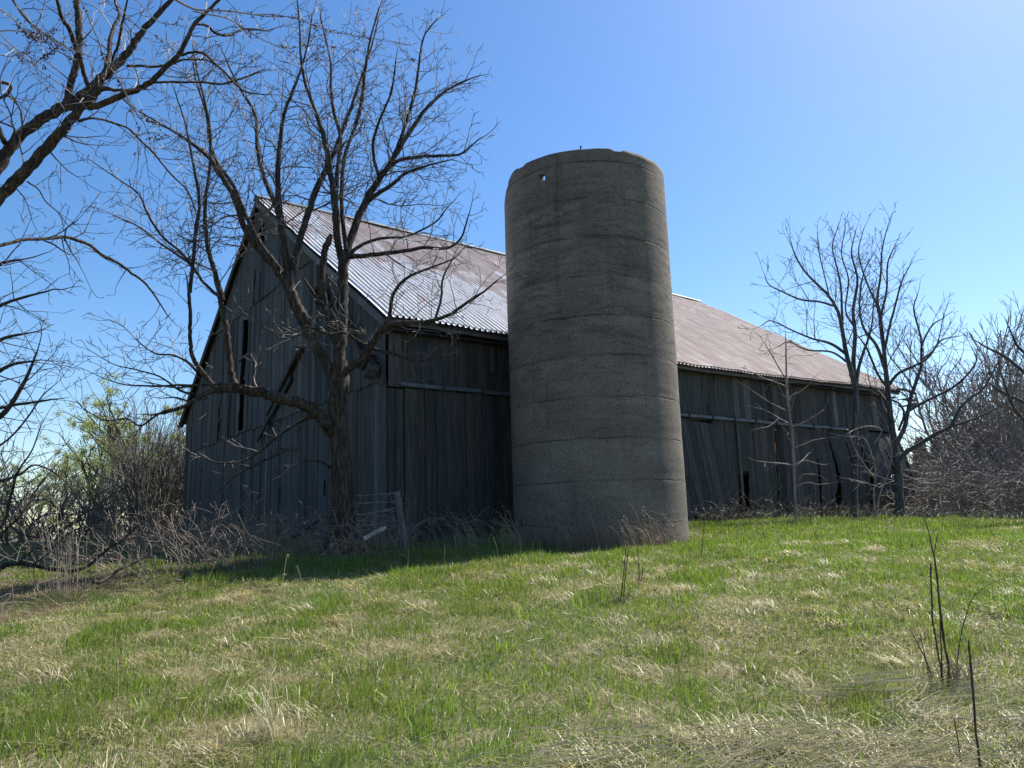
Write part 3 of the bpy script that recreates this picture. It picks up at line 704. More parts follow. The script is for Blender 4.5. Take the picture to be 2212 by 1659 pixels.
# centre stem
H(c1, [(1462, 1640, 26), (1470, 1500, 26), (1478, 1380, 25), (1482, 1240, 24), (1482, 1130, 22)], HY, HY + .15, .5, .4, 1)
H(c1, [(1480, 1150, 17), (1462, 1040, 16), (1448, 920, 15), (1435, 790, 14), (1415, 660, 13), (1390, 560, 11), (1350, 450, 9), (1320, 360, 7), (1300, 250, 6), (1295, 120, 4), (1280, -40, 3)], HY + .15, HY - .6, 3.0, 1.0, 3)
H(c1, [(1460, 960, 11), (1452, 830, 11), (1462, 700, 10), (1470, 590, 9), (1440, 470, 8), (1430, 360, 7), (1425, 250, 5), (1385, 80, 4)], HY + .15, HY + 1.2, 3.0, 1.0, 3)
H(c1, [(1488, 1140, 19), (1510, 1050, 18), (1545, 950, 17), (1590, 850, 16), (1650, 760, 14), (1720, 650, 12), (1790, 540, 10), (1850, 460, 8), (1930, 390, 6), (2030, 340, 4)], HY + .15, HY + .9, 3.4, 1.1, 3)
H(c1, [(1530, 560, 8), (1560, 450, 9), (1575, 320, 7), (1600, 170, 5), (1640, 30, 3)], HY + .7, HY + .5, 3.2, .9, 3)
H(c1, [(1495, 1080, 10), (1478, 900, 9), (1480, 740, 9), (1500, 640, 8), (1530, 560, 8)], HY + .1, HY + .7, 2.5, .8, 2)
H(c1, [(1560, 910, 12), (1600, 860, 11), (1690, 800, 9), (1760, 745, 7), (1850, 715, 5), (1950, 690, 3)], HY + .3, HY - .5, 3.6, .9, 3)
H(c1, [(1610, 820, 9), (1700, 705, 9), (1790, 680, 8), (1900, 672, 7), (1990, 665, 5), (2070, 600, 3)], HY + .4, HY - .3, 3.8, .9, 3)
H(c1, [(1690, 700, 9), (1730, 600, 8), (1770, 480, 8), (1800, 360, 7), (1815, 240, 5), (1835, 150, 4), (1890, 80, 3)], HY + .6, HY + 1.3, 3.8, .9, 3)
H(c1, [(1640, 780, 8), (1610, 640, 7), (1640, 520, 6), (1690, 400, 5), (1710, 260, 3)], HY + .5, HY - .6, 3.6, .8, 3)
H(c1, [(1500, 1110, 12), (1560, 1105, 11), (1640, 1098, 10), (1740, 1085, 9), (1830, 1070, 8), (1930, 1072, 6), (1990, 1030, 5), (2025, 930, 3)], HY + .15, HY - 1.0, 3.6, .9, 3)
H(c1, [(1510, 1100, 9), (1560, 1060, 8), (1640, 1030, 7), (1760, 1020, 5), (1880, 960, 4), (1930, 900, 3)], HY + .15, HY + .9, 3.2, .9, 3)
# right lower limb
H(c1, [(1445, 1660, 14), (1500, 1600, 16), (1560, 1550, 17), (1610, 1480, 16), (1660, 1420, 13), (1720, 1395, 11), (1840, 1390, 9), (1930, 1365, 8), (2020, 1305, 7), (2090, 1260, 5), (2150, 1210, 3)], HY, HY - 1.3, 2.8, .9, 3)
H(c1, [(1640, 1450, 11), (1680, 1370, 9), (1700, 1270, 8), (1760, 1200, 7), (1850, 1160, 5), (1960, 1120, 3)], HY - .4, HY - .9, 3.2, .8, 3)
H(c1, [(1880, 1385, 7), (1905, 1290, 6), (1915, 1200, 5), (1960, 1110, 3)], HY - .8, HY - .5, 3.2, .7, 3)
H(c3, [(1240, 320, 11), (1320, 345, 10), (1400, 365, 10), (1480, 390, 9), (1560, 395, 8), (1680, 370, 6), (1740, 300, 3)], HY - .3, HY - 1.2, 2.2, .6, 2)
pb = [(1230, 310, 9), (1180, 285, 9), (1110, 240, 9), (1080, 232, 9), (1000, 240, 8), (900, 205, 8), (870, 225, 7), (800, 255, 6), (720, 265, 5), (640, 215, 4), (560, 160, 3)]
H(c3, pb, HY - .35, HY - 1.3, 5.5, .8, 3)
# low limb to the left
H(c3, [(1055, 870, 34), (1000, 800, 40), (950, 725, 38), (880, 675, 36), (800, 640, 35), (700, 615, 34), (600, 588, 32), (500, 572, 30), (420, 562, 28), (330, 572, 20), (260, 600, 14), (180, 650, 11), (100, 690, 8), (0, 712, 7)], HY, HY - 1.0, .9, .6, 2, .35)
H(c5, [(1075, 475, 7), (1000, 500, 7), (900, 530, 7), (800, 598, 6), (740, 568, 5), (700, 558, 5), (600, 570, 4), (500, 520, 3), (440, 470, 2)], HY - 1.0, HY - 1.5, 3.4, .8, 3)
H(c3, [(455, 560, 22), (430, 500, 20), (412, 400, 18), (402, 300, 18), (390, 200, 17), (372, 110, 15), (350, 20, 13)], HY - .6, HY - .5, 1.5, .6, 2)
H(c1, [(965, 1300, 12), (935, 1200, 11), (905, 1100, 10), (885, 960, 9), (890, 850, 8), (905, 740, 7), (910, 640, 7), (905, 540, 6), (880, 420, 5), (850, 300, 4), (830, 180, 2)], HY - .5, HY - .2, 3.4, .9, 3, 0.05)
H(c3, [(320, 560, 18), (270, 490, 16), (215, 420, 14), (185, 350, 12), (178, 250, 12), (180, 130, 11), (170, 0, 10)], HY - .8, HY - 1.0, 2.4, .7, 3)
H(c1, [(820, 1265, 9), (835, 1130, 8), (845, 1000, 8), (862, 880, 7), (840, 740, 6), (815, 600, 5), (790, 500, 4), (740, 350, 2)], HY - 1.0, HY - 1.3, 3.4, .9, 3, .05)
H(c1, [(835, 1150, 7), (770, 1080, 6), (700, 1020, 6), (640, 930, 5), (600, 840, 4), (520, 780, 3), (400, 700, 2)], HY - 1.0, HY - 1.6, 3.6, .9, 3)
H(c1, [(955, 1290, 8), (880, 1220, 7), (830, 1150, 7), (780, 1110, 6), (690, 1050, 5), (600, 980, 4), (470, 920, 2)], HY - .5, HY + .4, 3.6, .9, 3)
H(c5, [(1110, 372, 7), (1000, 370, 7), (900, 375, 6), (800, 372, 5), (700, 365, 4), (600, 335, 3), (500, 290, 2)], HY - .9, HY - 1.7, 3.8, .8, 3)
H(c5, [(1120, 300, 9), (1060, 240, 7), (980, 200, 6), (880, 190, 5), (790, 130, 4), (700, 40, 3), (620, 0, 2)], HY - .8, HY - .3, 3.8, .8, 3)
H(c5, [(1100, 420, 7), (1020, 400, 7), (900, 320, 5), (760, 280, 4), (640, 250, 3), (520, 180, 2)], HY - .9, HY - 1.3, 3.8, .8, 3)
H(c5, [(1170, 440, 8), (1080, 460, 6), (1000, 440, 5), (950, 440, 4)], HY - .9, HY - 1.4, 3, .5, 2)
H(c3, [(500, 548, 8), (420, 536, 9), (330, 540, 8), (200, 546, 7), (90, 560, 5), (-60, 530, 3)], HY - .9, HY - 1.6, 3.0, .7, 2)
# low dead branches
H(c3, [(930, 720, 12), (860, 745, 11), (780, 790, 10), (680, 860, 9), (600, 930, 8), (500, 990, 7), (420, 1005, 6), (330, 1000, 5), (220, 960, 3)], HY - .1, HY - .8, 2.2, .6, 2)
H(c3, [(790, 905, 6), (730, 940, 7), (640, 980, 7), (560, 1020, 7), (490, 1050, 6), (400, 1120, 5), (330, 1190, 3)], HY - .4, HY - .9, 2.2, .6, 2)
H(c3, [(828, 775, 9), (815, 840, 7), (822, 915, 7), (780, 930, 6), (710, 915, 5), (700, 880, 4), (720, 830, 3)], HY - .3, HY - .4, 1.0, .4, 1)
H(c3, [(1010, 1035, 9), (960, 1000, 8), (900, 990, 7), (840, 998, 6), (780, 1030, 5), (720, 1080, 4), (650, 1115, 3)], HY, HY - .5, 1.2, .4, 1)
tk.build('trunk', M['bark'], hero, smooth=True)
tw.build('crown', M['twig'], hero)

# ================================================================== BIG TREE leaning in from the left
LY = 7.6
lb = (-8.2, 7.9); ltree = empty('overhanging_tree', (lb[0], lb[1], gzf(*lb)), 0, 'thick brown limbs of a tree leaning in from beyond the upper left edge', 'tree')
tk = MB(); tw = MB(); TS2 = dict(TS, seg=.085, rmin=.0030)
def G(cf, pts, Y0, Y1, dens=4.0, Lk=.8, lvl=2, start=.15, k=10, S=TS2, **kw):
    pts = [(a, b, c * 1.15) for a, b, c in pts]
    P, R = limb(tk, cf, pts, Y0, Y1, k)
    if dens: dress(tw, P, R, S, dens, Lk, lvl, start, **kw)
    return P, R
p1 = at(*c6(-330, 1600), LY)
tb = np.array([lb[0], lb[1], gzf(*lb) - .2])
tk.tube(catmull([np.append(tb, .27), np.append(tb + [.1, 0, 1.2], .22), np.append(tb + [.5, -.1, 2.2], .19), np.append(p1, .16)], 5)[:, :3], .2, 12)
G(c6, [(-330, 1600, 36), (-200, 1440, 34), (-60, 1290, 33), (60, 1165, 33), (180, 1040, 32), (290, 920, 31), (390, 810, 28), (460, 720, 26), (520, 650, 24), (590, 590, 22), (640, 550, 16), (700, 560, 10), (760, 560, 8)], LY, LY - .2, 2.2, .6, 2, .3)
G(c6, [(-330, 1600, 34), (-180, 1350, 32), (-60, 1120, 32), (0, 1020, 33), (60, 920, 32), (160, 815, 30), (280, 730, 30), (400, 660, 30), (500, 600, 27), (580, 540, 26), (660, 460, 25), (740, 385, 23), (800, 320, 21), (850, 240, 19), (920, 160, 17), (1000, 70, 15), (1080, -20, 12)], LY, LY + .5, 2.2, .7, 2, .3)
G(c6, [(420, 660, 22), (520, 662, 21), (620, 655, 19), (740, 600, 18), (850, 560, 17), (950, 500, 16), (1040, 410, 15), (1110, 340, 14), (1160, 250, 13), (1210, 150, 12), (1280, 80, 10), (1380, -20, 8)], LY + .2, LY - .3, 2.4, .8, 3, .15)
G(c6, [(490, 755, 9), (560, 735, 8), (640, 745, 7), (720, 770, 7), (800, 800, 6), (870, 870, 6), (950, 945, 6), (1010, 1020, 5), (1080, 1100, 5), (1160, 1180, 4), (1210, 1290, 3)], LY - .1, LY + 1.4, 3.6, .9, 3)
G(c6, [(410, 660, 20), (425, 580, 20), (450, 480, 20), (480, 370, 21), (492, 280, 20), (490, 180, 20), (480, 60, 18), (470, -40, 16)], LY + .2, LY + .1, 2.0, .6, 2)
G(c6, [(550, 540, 13), (520, 450, 12), (500, 370, 13), (465, 270, 14), (430, 180, 13), (385, 110, 12), (355, 0, 10)], LY + .1, LY - .6, 2.4, .6, 2)
G(c6, [(630, 500, 15), (660, 420, 14), (678, 330, 13), (685, 250, 13), (710, 160, 10), (745, 95, 10), (720, 30, 8), (710, -30, 6)], LY + .2, LY + .8, 2.6, .6, 2)
G(c6, [(690, 430, 8), (705, 350, 8), (735, 280, 8), (755, 170, 7), (780, 60, 6), (800, -30, 4)], LY + .2, LY - .3, 2.8, .6, 2)
G(c6, [(790, 410, 8), (860, 410, 8), (940, 415, 8), (1040, 405, 8), (1130, 375, 7), (1220, 370, 6), (1300, 380, 5), (1400, 450, 4)], LY + .3, LY + 1.0, 3.0, .7, 3)
G(c6, [(920, 515, 8), (1040, 510, 8), (1150, 512, 7), (1250, 510, 7), (1370, 522, 7), (1450, 505, 7), (1540, 475, 5), (1620, 440, 4)], LY, LY + .8, 3.0, .7, 3)
G(c6, [(1120, 345, 8), (1200, 325, 8), (1270, 335, 8), (1330, 390, 7), (1400, 450, 7), (1470, 530, 6), (1540, 575, 5), (1659, 590, 3)], LY, LY - .6, 2.8, .7, 3)
G(c6, [(1225, 150, 8), (1290, 160, 8), (1350, 210, 8), (1430, 220, 7), (1520, 180, 6), (1659, 190, 4)], LY, LY + .7, 3, .7, 3)
G(c6, [(30, 890, 16), (0, 820, 15), (-20, 760, 14), (-60, 640, 12)], LY, LY, 2, .5, 2)
G(c6, [(60, 880, 6), (90, 800, 6), (0, 760, 5), (-60, 740, 5)], LY, LY - .2, 2, .5, 2)
G(c6, [(-40, 500, 10), (40, 520, 9), (70, 540, 8), (50, 580, 8), (0, 610, 8), (60, 600, 7), (130, 690, 5), (150, 820, 4), (250, 800, 2)], LY + .4, LY + .6, 3, .5, 2)
G(c6, [(-60, 1545, 9), (60, 1510, 10), (150, 1490, 10), (260, 1487, 10), (400, 1475, 10), (480, 1495, 10), (560, 1525, 9), (640, 1590, 9), (740, 1640, 8), (820, 1700, 7), (900, 1760, 6), (970, 1850, 5), (1040, 1960, 3)], LY - .6, LY + 1.6, 2.2, .7, 2)
G(c6, [(260, 1490, 5), (330, 1520, 5), (390, 1560, 4), (430, 1585, 3)], LY - .3, LY - .4, 2, .4, 1)
G(c6, [(400, 1480, 5), (440, 1560, 4), (480, 1620, 3), (500, 1660, 2)], LY - .2, LY - .3, 2, .4, 1)
G(c6, [(400, 1500, 4), (415, 1420, 4), (470, 1380, 3), (490, 1360, 2)], LY - .2, LY - .3, 3, .4, 2)
G(c6, [(170, 1130, 5), (240, 1180, 4), (290, 1260, 4), (360, 1320, 3), (420, 1400, 2)], LY, LY - .4, 3.5, .5, 3)
G(c6, [(300, 930, 6), (360, 1000, 4), (420, 1060, 3), (480, 1100, 2)], LY, LY - .4, 3.5, .5, 3)
G(c6, [(400, 850, 5), (500, 890, 4), (560, 900, 3), (640, 905, 2)], LY, LY + .4, 4, .5, 3)
G(c6, [(80, 0, 8), (140, 90, 8), (230, 180, 7), (340, 250, 6), (430, 300, 5)], LY + .8, LY + .2, 3, .6, 3)
tk.build('trunk', M['bark_left'], ltree, smooth=True); tw.build('crown', M['twig'], ltree)

# nearer tree with bud clusters hanging in at the very top
NY = 5.2
ntree = empty('budding_tree', (-6.2, 5.0, gzf(-6.2, 5.0)), 0, 'long pale twigs with dark bud clusters drooping across the top left sky', 'tree')
tk = MB(); tw = MB(); bd = MB()
nb = np.array([-6.2, 5.0, gzf(-6.2, 5.0) - .2]); tk.tube(catmull([np.append(nb, .2), np.append(nb + [.2, 0, 2.], .17), np.append(nb + [.4, 0, 4.], .14), np.append(nb + [.9, 0, 5.6], .1)], 5)[:, :3], [.2] * 5 + [.17] * 5 + [.13] * 6, 10)
NS = dict(seg=.09, wig=.12, up=.0, ang=R_(42), kids=.34, ratio=.45, rmin=.0020)
def budc(p, n=5, s=.012):
    for _ in range(n):
        c = p + nr.normal(0, s, 3); r = rnd.uniform(.004, .008)
        d = unit(nr.normal(0, 1, 3)); bd.tube([c - d * r, c - d * r * .3, c + d * r * .6, c + d * r], [r * .3, r, r * .8, r * .2], 4, cap=False)
def W(pts, Y0, Y1, buds=.35, cf=c6, dens=3.0, Lk=.45):
    P, R = limb(tw, cf, pts, Y0, Y1, 5, .2); t = []
    dress(tw, P, R, NS, dens, Lk, 2, .1, tips=t, Lmax=.6, Lmin=.1)
    for q in t:
        if rnd.random() < buds * .25: budc(q, rnd.randint(2, 6))
    for q in P[len(P) // 3:]:
        if rnd.random() < buds: budc(q, 5)
W([(-60, 150, 5), (40, 250, 5), (150, 350, 5), (260, 450, 4), (370, 520, 3), (470, 600, 2)], NY, NY - .2, .1)
W([(-60, 240, 5), (50, 290, 4), (150, 390, 4), (240, 500, 3), (320, 560, 2), (400, 680, 2)], NY + .3, NY, .1)
W([(480, -40, 6), (530, 60, 6), (580, 180, 5), (620, 270, 5), (650, 370, 5), (710, 450, 5), (760, 540, 5), (810, 640, 4), (830, 720, 4), (860, 790, 3), (858, 880, 2), (860, 960, 2)], NY - .3, NY + .1, .25)
W([(800, 600, 3), (850, 680, 3), (900, 730, 3), (950, 760, 2), (1010, 790, 2)], NY, NY + .1, .7)
W([(850, 790, 3), (920, 850, 2), (1000, 860, 2), (1080, 840, 2)], NY, NY + .2, .6)
W([(1050, -30, 9), (1130, 20, 8), (1220, 60, 8), (1320, 65, 7), (1430, 70, 6), (1540, 85, 5), (1659, 100, 4), (1850, 110, 3), (2000, 170, 2), (2280, 240, 1.5)], NY, NY + .5, .3)
W([(1200, 70, 5), (1300, 90, 5), (1400, 110, 5), (1480, 150, 4), (1560, 200, 4), (1659, 260, 3), (1800, 300, 3), (1950, 280, 2), (2280, 320, 1.5)], NY, NY + .4, .5)
W([(1560, 90, 4), (1700, 90, 4), (1850, 120, 3), (2000, 180, 3), (2130, 210, 2), (2300, 235, 1.5)], NY + .3, NY + .4, .8)
W([(100, 40, 6), (160, 90, 6), (220, 180, 6), (330, 250, 5), (420, 300, 4), (560, 350, 3)], NY + .2, NY, .4)
W([(-60, 20, 7), (60, 100, 6), (160, 200, 5), (220, 250, 4), (330, 260, 3)], NY - .4, NY - .3, .9)
W([(-60, 200, 6), (80, 190, 5), (180, 210, 5), (260, 230, 4), (350, 180, 3)], NY - .2, NY, .9)
W([(220, 400, 3), (260, 360, 3), (310, 330, 3), (360, 290, 2)], NY - .4, NY - .4, .9)
W([(800, -30, 4), (880, 30, 4), (980, 130, 3), (1080, 150, 3), (1120, 110, 2)], NY + .2, NY + .2, .2)
W([(-50, 330, 4), (60, 350, 4), (130, 330, 4), (200, 360, 3), (280, 420, 2)], NY, NY + .2, .5)
W([(700, -30, 3), (760, 60, 3), (850, 160, 3), (930, 200, 2), (1000, 250, 2)], NY + .4, NY + .5, .3)
tk.build('trunk', M['bark_left'], ntree, smooth=True); tw.build('crown', M['twig_pale'], ntree); bd.build('bud_clusters', M['bud'], ntree)['kind'] = 'stuff'

# ================================================================== TREES AT THE FAR RIGHT CORNER
TS3 = dict(seg=.15, wig=.12, up=.08, ang=R_(38), kids=.72, ratio=.55, rmin=.0058)
def rtree(name, base, label, limbs, cat='tree', bark='bark_grey', twigm='twig_dark', S=TS3, dens=2.2, group=None):
    e = empty(name, (base[0], base[1], gzf(base[0], base[1])), 0, label, cat, group); a, b_ = MB(), MB()
    for (cf, pts, Y0, Y1, lk, lv) in limbs:
        P, R = limb(a, cf, pts, Y0, Y1, 8, .15); dress(b_, P, R, S, dens, lk, lv, .25, Lmax=2.0, Lmin=.4)
    a.build('trunk', M[bark], e, smooth=True); b_.build('crown', M[twigm], e); return e
RA = 20.5; ba = at(*c4(1018, 1500), RA)
rtree('young_tree', ba, 'slender leafless tree with two close upright stems before the right end of the barn', [
    (c4, [(1012, 1530, 18), (1015, 1400, 15), (1018, 1200, 14), (1020, 1000, 13), (1022, 860, 12.5)], RA, RA, .4, 1),
    (c4, [(1020, 870, 14), (1000, 790, 13), (975, 700, 11), (955, 590, 10), (932, 490, 8), (885, 410, 7), (820, 345, 6), (765, 285, 5), (720, 210, 4), (695, 130, 2)], RA, RA - .8, 1.1, 2),
    (c4, [(955, 580, 7), (952, 470, 6), (945, 350, 5), (922, 250, 4), (905, 160, 3), (935, 60, 2)], RA - .3, RA + .5, 1.0, 2),
    (c4, [(972, 700, 8), (900, 650, 7), (800, 622, 5), (700, 580, 4), (600, 535, 3), (550, 560, 2)], RA - .2, RA - 1.2, 1.2, 2),
    (c4, [(910, 460, 6), (840, 440, 5), (750, 430, 5), (660, 392, 4), (590, 355, 3), (568, 310, 2)], RA - .5, RA - 1.6, 1.1, 2),
    (c4, [(985, 745, 6), (900, 690, 5), (780, 680, 4), (690, 640, 3), (640, 660, 2)], RA, RA + 1.0, 1.0, 2),
    (c4, [(1022, 870, 13), (1010, 740, 11), (1018, 600, 10), (1008, 480, 8), (1030, 330, 6), (1000, 200, 4), (1020, 90, 2)], RA, RA + .8, 1.1, 2),
    (c4, [(1025, 850, 9), (1040, 750, 8), (1075, 650, 6), (1100, 560, 4), (1110, 450, 3)], RA, RA - .5, 1.0, 2),
    (c4, [(1010, 560, 5), (970, 480, 4), (985, 330, 4), (950, 200, 3), (970, 70, 2)], RA + .3, RA + .9, 1.0, 2),
    (c4, [(890, 420, 4), (870, 330, 3), (840, 200, 3), (830, 100, 2)], RA - .6, RA, .8, 2)])
RB = 21.0; bb_ = at(*c4(1240, 1490), RB)
rtree('leaning_tree', bb_, 'taller leafless tree leaning left along the far corner of the barn', [
    (c4, [(1245, 1520, 26), (1238, 1400, 20), (1230, 1260, 18), (1215, 1150, 16), (1200, 1050, 14), (1185, 920, 13), (1172, 800, 12), (1163, 700, 10), (1152, 600, 10), (1140, 500, 9), (1128, 430, 7), (1145, 310, 5), (1150, 200, 4), (1165, 120, 3), (1192, 30, 2)], RB, RB, 1.0, 2),
    (c4, [(1168, 780, 9), (1125, 660, 8), (1060, 570, 6), (1040, 450, 5), (1060, 300, 3), (1110, 200, 2)], RB, RB + .6, 1.1, 2),
    (c4, [(1130, 460, 6), (1095, 390, 5), (1060, 300, 4), (1035, 190, 3), (1060, 80, 2)], RB, RB - .7, 1.0, 2),
    (c4, [(1160, 700, 7), (1188, 570, 6), (1220, 450, 5), (1250, 340, 4), (1290, 260, 2)], RB, RB - .6, 1.0, 2),
    (c4, [(1145, 520, 6), (1175, 380, 5), (1180, 250, 4), (1215, 160, 2)], RB, RB + .7, 1.0, 2),
    (c4, [(1242, 1220, 13), (1285, 1180, 12), (1340, 1148, 11), (1430, 1092, 10), (1490, 1062, 9), (1540, 970, 7), (1590, 920, 6), (1650, 880, 5), (1700, 800, 4), (1730, 740, 3)], RB, RB - 1.0, 1.0, 2),
    (c4, [(1490, 1062, 7), (1560, 1040, 6), (1640, 1010, 5), (1740, 960, 3), (1840, 900, 2)], RB - .5, RB - .8, 1.0, 2),
    (c4, [(1228, 1140, 12), (1262, 1070, 11), (1278, 1000, 10), (1300, 900, 9), (1325, 830, 8), (1348, 750, 7), (1350, 660, 5), (1400, 560, 4), (1460, 520, 2)], RB, RB + .5, 1.1, 2),
    (c4, [(1275, 990, 8), (1340, 950, 7), (1420, 910, 6), (1500, 870, 6), (1570, 810, 5), (1620, 740, 4), (1610, 690, 2)], RB + .1, RB - .4, 1.0, 2),
    (c4, [(1345, 730, 6), (1400, 690, 5), (1450, 630, 4), (1540, 610, 2)], RB + .3, RB + .9, 1.0, 2),
    (c4, [(1348, 740, 5), (1345, 620, 5), (1310, 480, 4), (1330, 400, 2)], RB + .3, RB, 1.0, 2),
    (c4, [(1190, 850, 8), (1230, 800, 7), (1300, 765, 6), (1380, 720, 5), (1430, 640, 3), (1455, 520, 2)], RB, RB - 1.2, 1.1, 2),
    (c4, [(1180, 870, 7), (1130, 800, 6), (1080, 680, 5), (1040, 620, 3)], RB, RB - .9, .9, 2),
    (c4, [(1235, 1080, 6), (1262, 1000, 6), (1240, 950, 5), (1215, 935, 5)], RB, RB + .3, .6, 1)])
RC = 18.0; bc_ = at(*c4(722, 1495), RC)
TS4 = dict(TS3, seg=.12, kids=.42, wig=.2, ratio=.45, rmin=.0052, up=.03)
rtree('sapling', bc_, 'thin pale sapling with wide whippy side twigs before the barn door', [
    (c4, [(724, 1520, 8), (718, 1400, 7), (712, 1250, 7), (705, 1120, 7), (690, 1000, 6), (680, 900, 6), (676, 800, 5), (674, 700, 4), (672, 600, 2)], RC, RC, .8, 1),
    (c4, [(676, 830, 4), (640, 770, 3), (600, 700, 3), (570, 650, 2)], RC, RC - .3, .6, 2),
    (c4, [(680, 960, 4), (700, 910, 4), (740, 890, 3), (780, 860, 2)], RC, RC - .4, .4, 1),
    (c4, [(672, 860, 3), (620, 840, 3), (560, 820, 3), (520, 800, 2)], RC, RC + .3, .5, 2),
    (c4, [(670, 980, 3), (610, 950, 3), (560, 920, 2), (510, 885, 2)], RC, RC - .3, .5, 2),
    (c4, [(695, 1050, 3), (640, 1020, 3), (590, 990, 3), (540, 970, 2)], RC, RC + .2, .5, 2),
    (c4, [(690, 1070, 4), (740, 1050, 3), (800, 1020, 3), (860, 980, 2)], RC, RC - .3, .5, 1),
    (c4, [(640, 1020, 3), (590, 1060, 3), (540, 1070, 2)], RC, RC - .3, .4, 1),
    (c4, [(712, 1170, 4), (760, 1150, 3), (810, 1130, 3), (860, 1120, 2)], RC, RC - .4, .5, 1),
    (c4, [(712, 1255, 4), (650, 1245, 3), (590, 1240, 3), (540, 1235, 2)], RC, RC - .4, .5, 1),
    (c4, [(715, 1250, 4), (770, 1230, 3), (810, 1240, 3), (850, 1250, 2)], RC, RC + .3, .5, 1),
    (c4, [(718, 1360, 3), (780, 1340, 3), (830, 1350, 3), (880, 1345, 2)], RC, RC - .3, .5, 1),
    (c4, [(735, 1330, 3), (760, 1300, 3), (820, 1300, 2)], RC, RC - .3, .5, 1)], bark='twig_grey', twigm='twig_pale', S=TS4, dens=1.2)
# whippy low shrub twigs between those two trunks
RD = 19.3; bd_ = at(*c4(1120, 1495), RD)
rtree('whip_shrub', bd_, 'tangle of thin pale twigs between the two tree trunks against the leaning barn boards', [
    (c4, [(1120, 1510, 4), (1110, 1400, 4), (1120, 1300, 3), (1100, 1200, 3), (1060, 1120, 3), (980, 1110, 2)], RD, RD - .3, .9, 2),
    (c4, [(1125, 1510, 4), (1140, 1400, 4), (1180, 1300, 3), (1200, 1200, 3), (1190, 1100, 2)], RD, RD + .3, .9, 2),
    (c4, [(1120, 1320, 3), (1070, 1260, 3), (1020, 1180, 3), (990, 1100, 2)], RD, RD - .2, .9, 2),
    (c4, [(1130, 1360, 3), (1060, 1340, 3), (980, 1320, 2)], RD, RD - .2, .7, 2),
    (c4, [(1110, 1150, 3), (1150, 1080, 3), (1080, 1060, 3), (1000, 1080, 2)], RD, RD - .2, .7, 2)], 'shrub', 'twig_grey', 'twig_pale', S=TS4, dens=2.6)

# ================================================================== procedural bare shrubs / trees (variants shared by copies)
def shrub_mesh(stems, Hh, spread, S, r0, lvl=3, leaf=None, upb=1.0):
    m = MB(); tips = []
    for i in range(stems):
        a = rnd.uniform(0, 6.28); rr = rnd.uniform(0, spread * .18); p = np.array([rr * math.cos(a), rr * math.sin(a), -.15])
        d = unit(np.array([math.cos(a) * spread * rnd.uniform(.1, .5), math.sin(a) * spread * rnd.uniform(.1, .5), upb]))
        grow(m, p, d, Hh * rnd.uniform(.7, 1.05), r0 * rnd.uniform(.6, 1.1), lvl, S, tips)
    return m, tips
def leaves(pts, n, size, cols, spread=.06):
    m = MB(); pts = np.asarray(pts); P = pts[nr.integers(0, len(pts), n)] + nr.normal(0, spread, (n, 3))
    D = nr.normal(0, 1, (n, 3)); D[:, 2] -= .6; D /= np.linalg.norm(D, axis=1, keepdims=True); E = np.cross(D, nr.normal(0, 1, (n, 3))); E /= np.linalg.norm(E, axis=1, keepdims=True)
    s = size * nr.uniform(.6, 1.3, (n, 1)); w_ = s * .3
    V = np.stack([P, P + D * s * .5 + E * w_, P + D * s, P + D * s * .5 - E * w_], 1).reshape(-1, 3)
    c = np.asarray(cols)[nr.integers(0, len(cols), n)] * nr.uniform(.75, 1.25, (n, 1)); m.add(V, np.arange(n * 4).reshape(-1, 4), None, np.repeat(c, 4, axis=0)); return m
def place(src, loc, rz, sc, label=None):
    r = src.copy(); COL.objects.link(r); r.location = loc; r.rotation_euler = (0, 0, rz); r.scale = (sc, sc, sc * rnd.uniform(.9, 1.1))
    if label: r['label'] = label
    for ch in list(src.children):
        c = ch.copy(); COL.objects.link(c); c.parent = r
    return r
# --- thicket at the right edge
SH = dict(seg=.26, wig=.17, up=.05, ang=R_(38), kids=.62, ratio=.5, rmin=.007)
SL = dict(seg=.16, wig=.30, up=-.01, ang=R_(55), kids=.68, ratio=.55, rmin=.006)
def proto(name, mesh, mat, label, cat, group):
    m, tips = mesh; o = m.build(name, M[mat]); return tag(o, label, cat, group)
tall = [proto('thicket_tree', shrub_mesh(3, 6.0, .5, SH, .055, 3), 'twig_grey', 'thin leafless tree rising out of the thicket at the right edge', 'tree', 'bare trees rising from the right thicket') for _ in range(4)]
low = [proto('thicket_shrub', shrub_mesh(9, 2.4, 1.8, SL, .02, 3, upb=.8), 'twig_grey', 'low tangled grey brown shrub in the thicket right of the barn', 'shrub', 'tangled shrubs at the right edge') for _ in range(4)]
def pick(arr, used, x, y, sc):
    i = rnd.randrange(len(arr)); s = arr[i]; z = gzf(x, y) - .05
    if (id(arr), i) not in used:
        used.add((id(arr), i)); s.location = (x, y, z); s.rotation_euler = (0, 0, rnd.uniform(0, 6.28)); s.scale = (sc,) * 3
    else: place(s, (x, y, z), rnd.uniform(0, 6.28), sc)
used = set()
for k in range(44):                                  # along pixels 1975..2350 at depth 24..36
    Y = rnd.uniform(25, 38); px = rnd.uniform(2060, 2420) if k > 4 else rnd.uniform(1990, 2080)
    q = at(px, 1100, Y); pick(tall, used, q[0], Y, (rnd.uniform(.85, 1.2)) * (.75 if px < 2090 else 1.25) * (Y / 31))
for k in range(90):
    Y = rnd.uniform(22.0, 30); px = rnd.uniform(1968, 2460) if Y > 24 else rnd.uniform(2010, 2460); q = at(px, 1100, Y); pick(low, used, q[0], Y, rnd.uniform(.9, 1.4) * (.9 if px < 2050 else 1.1))
for i, s in enumerate(tall):
    if (id(tall), i) not in used: bpy.data.objects.remove(s)
for i, s in enumerate(low):
    if (id(low), i) not in used: bpy.data.objects.remove(s)
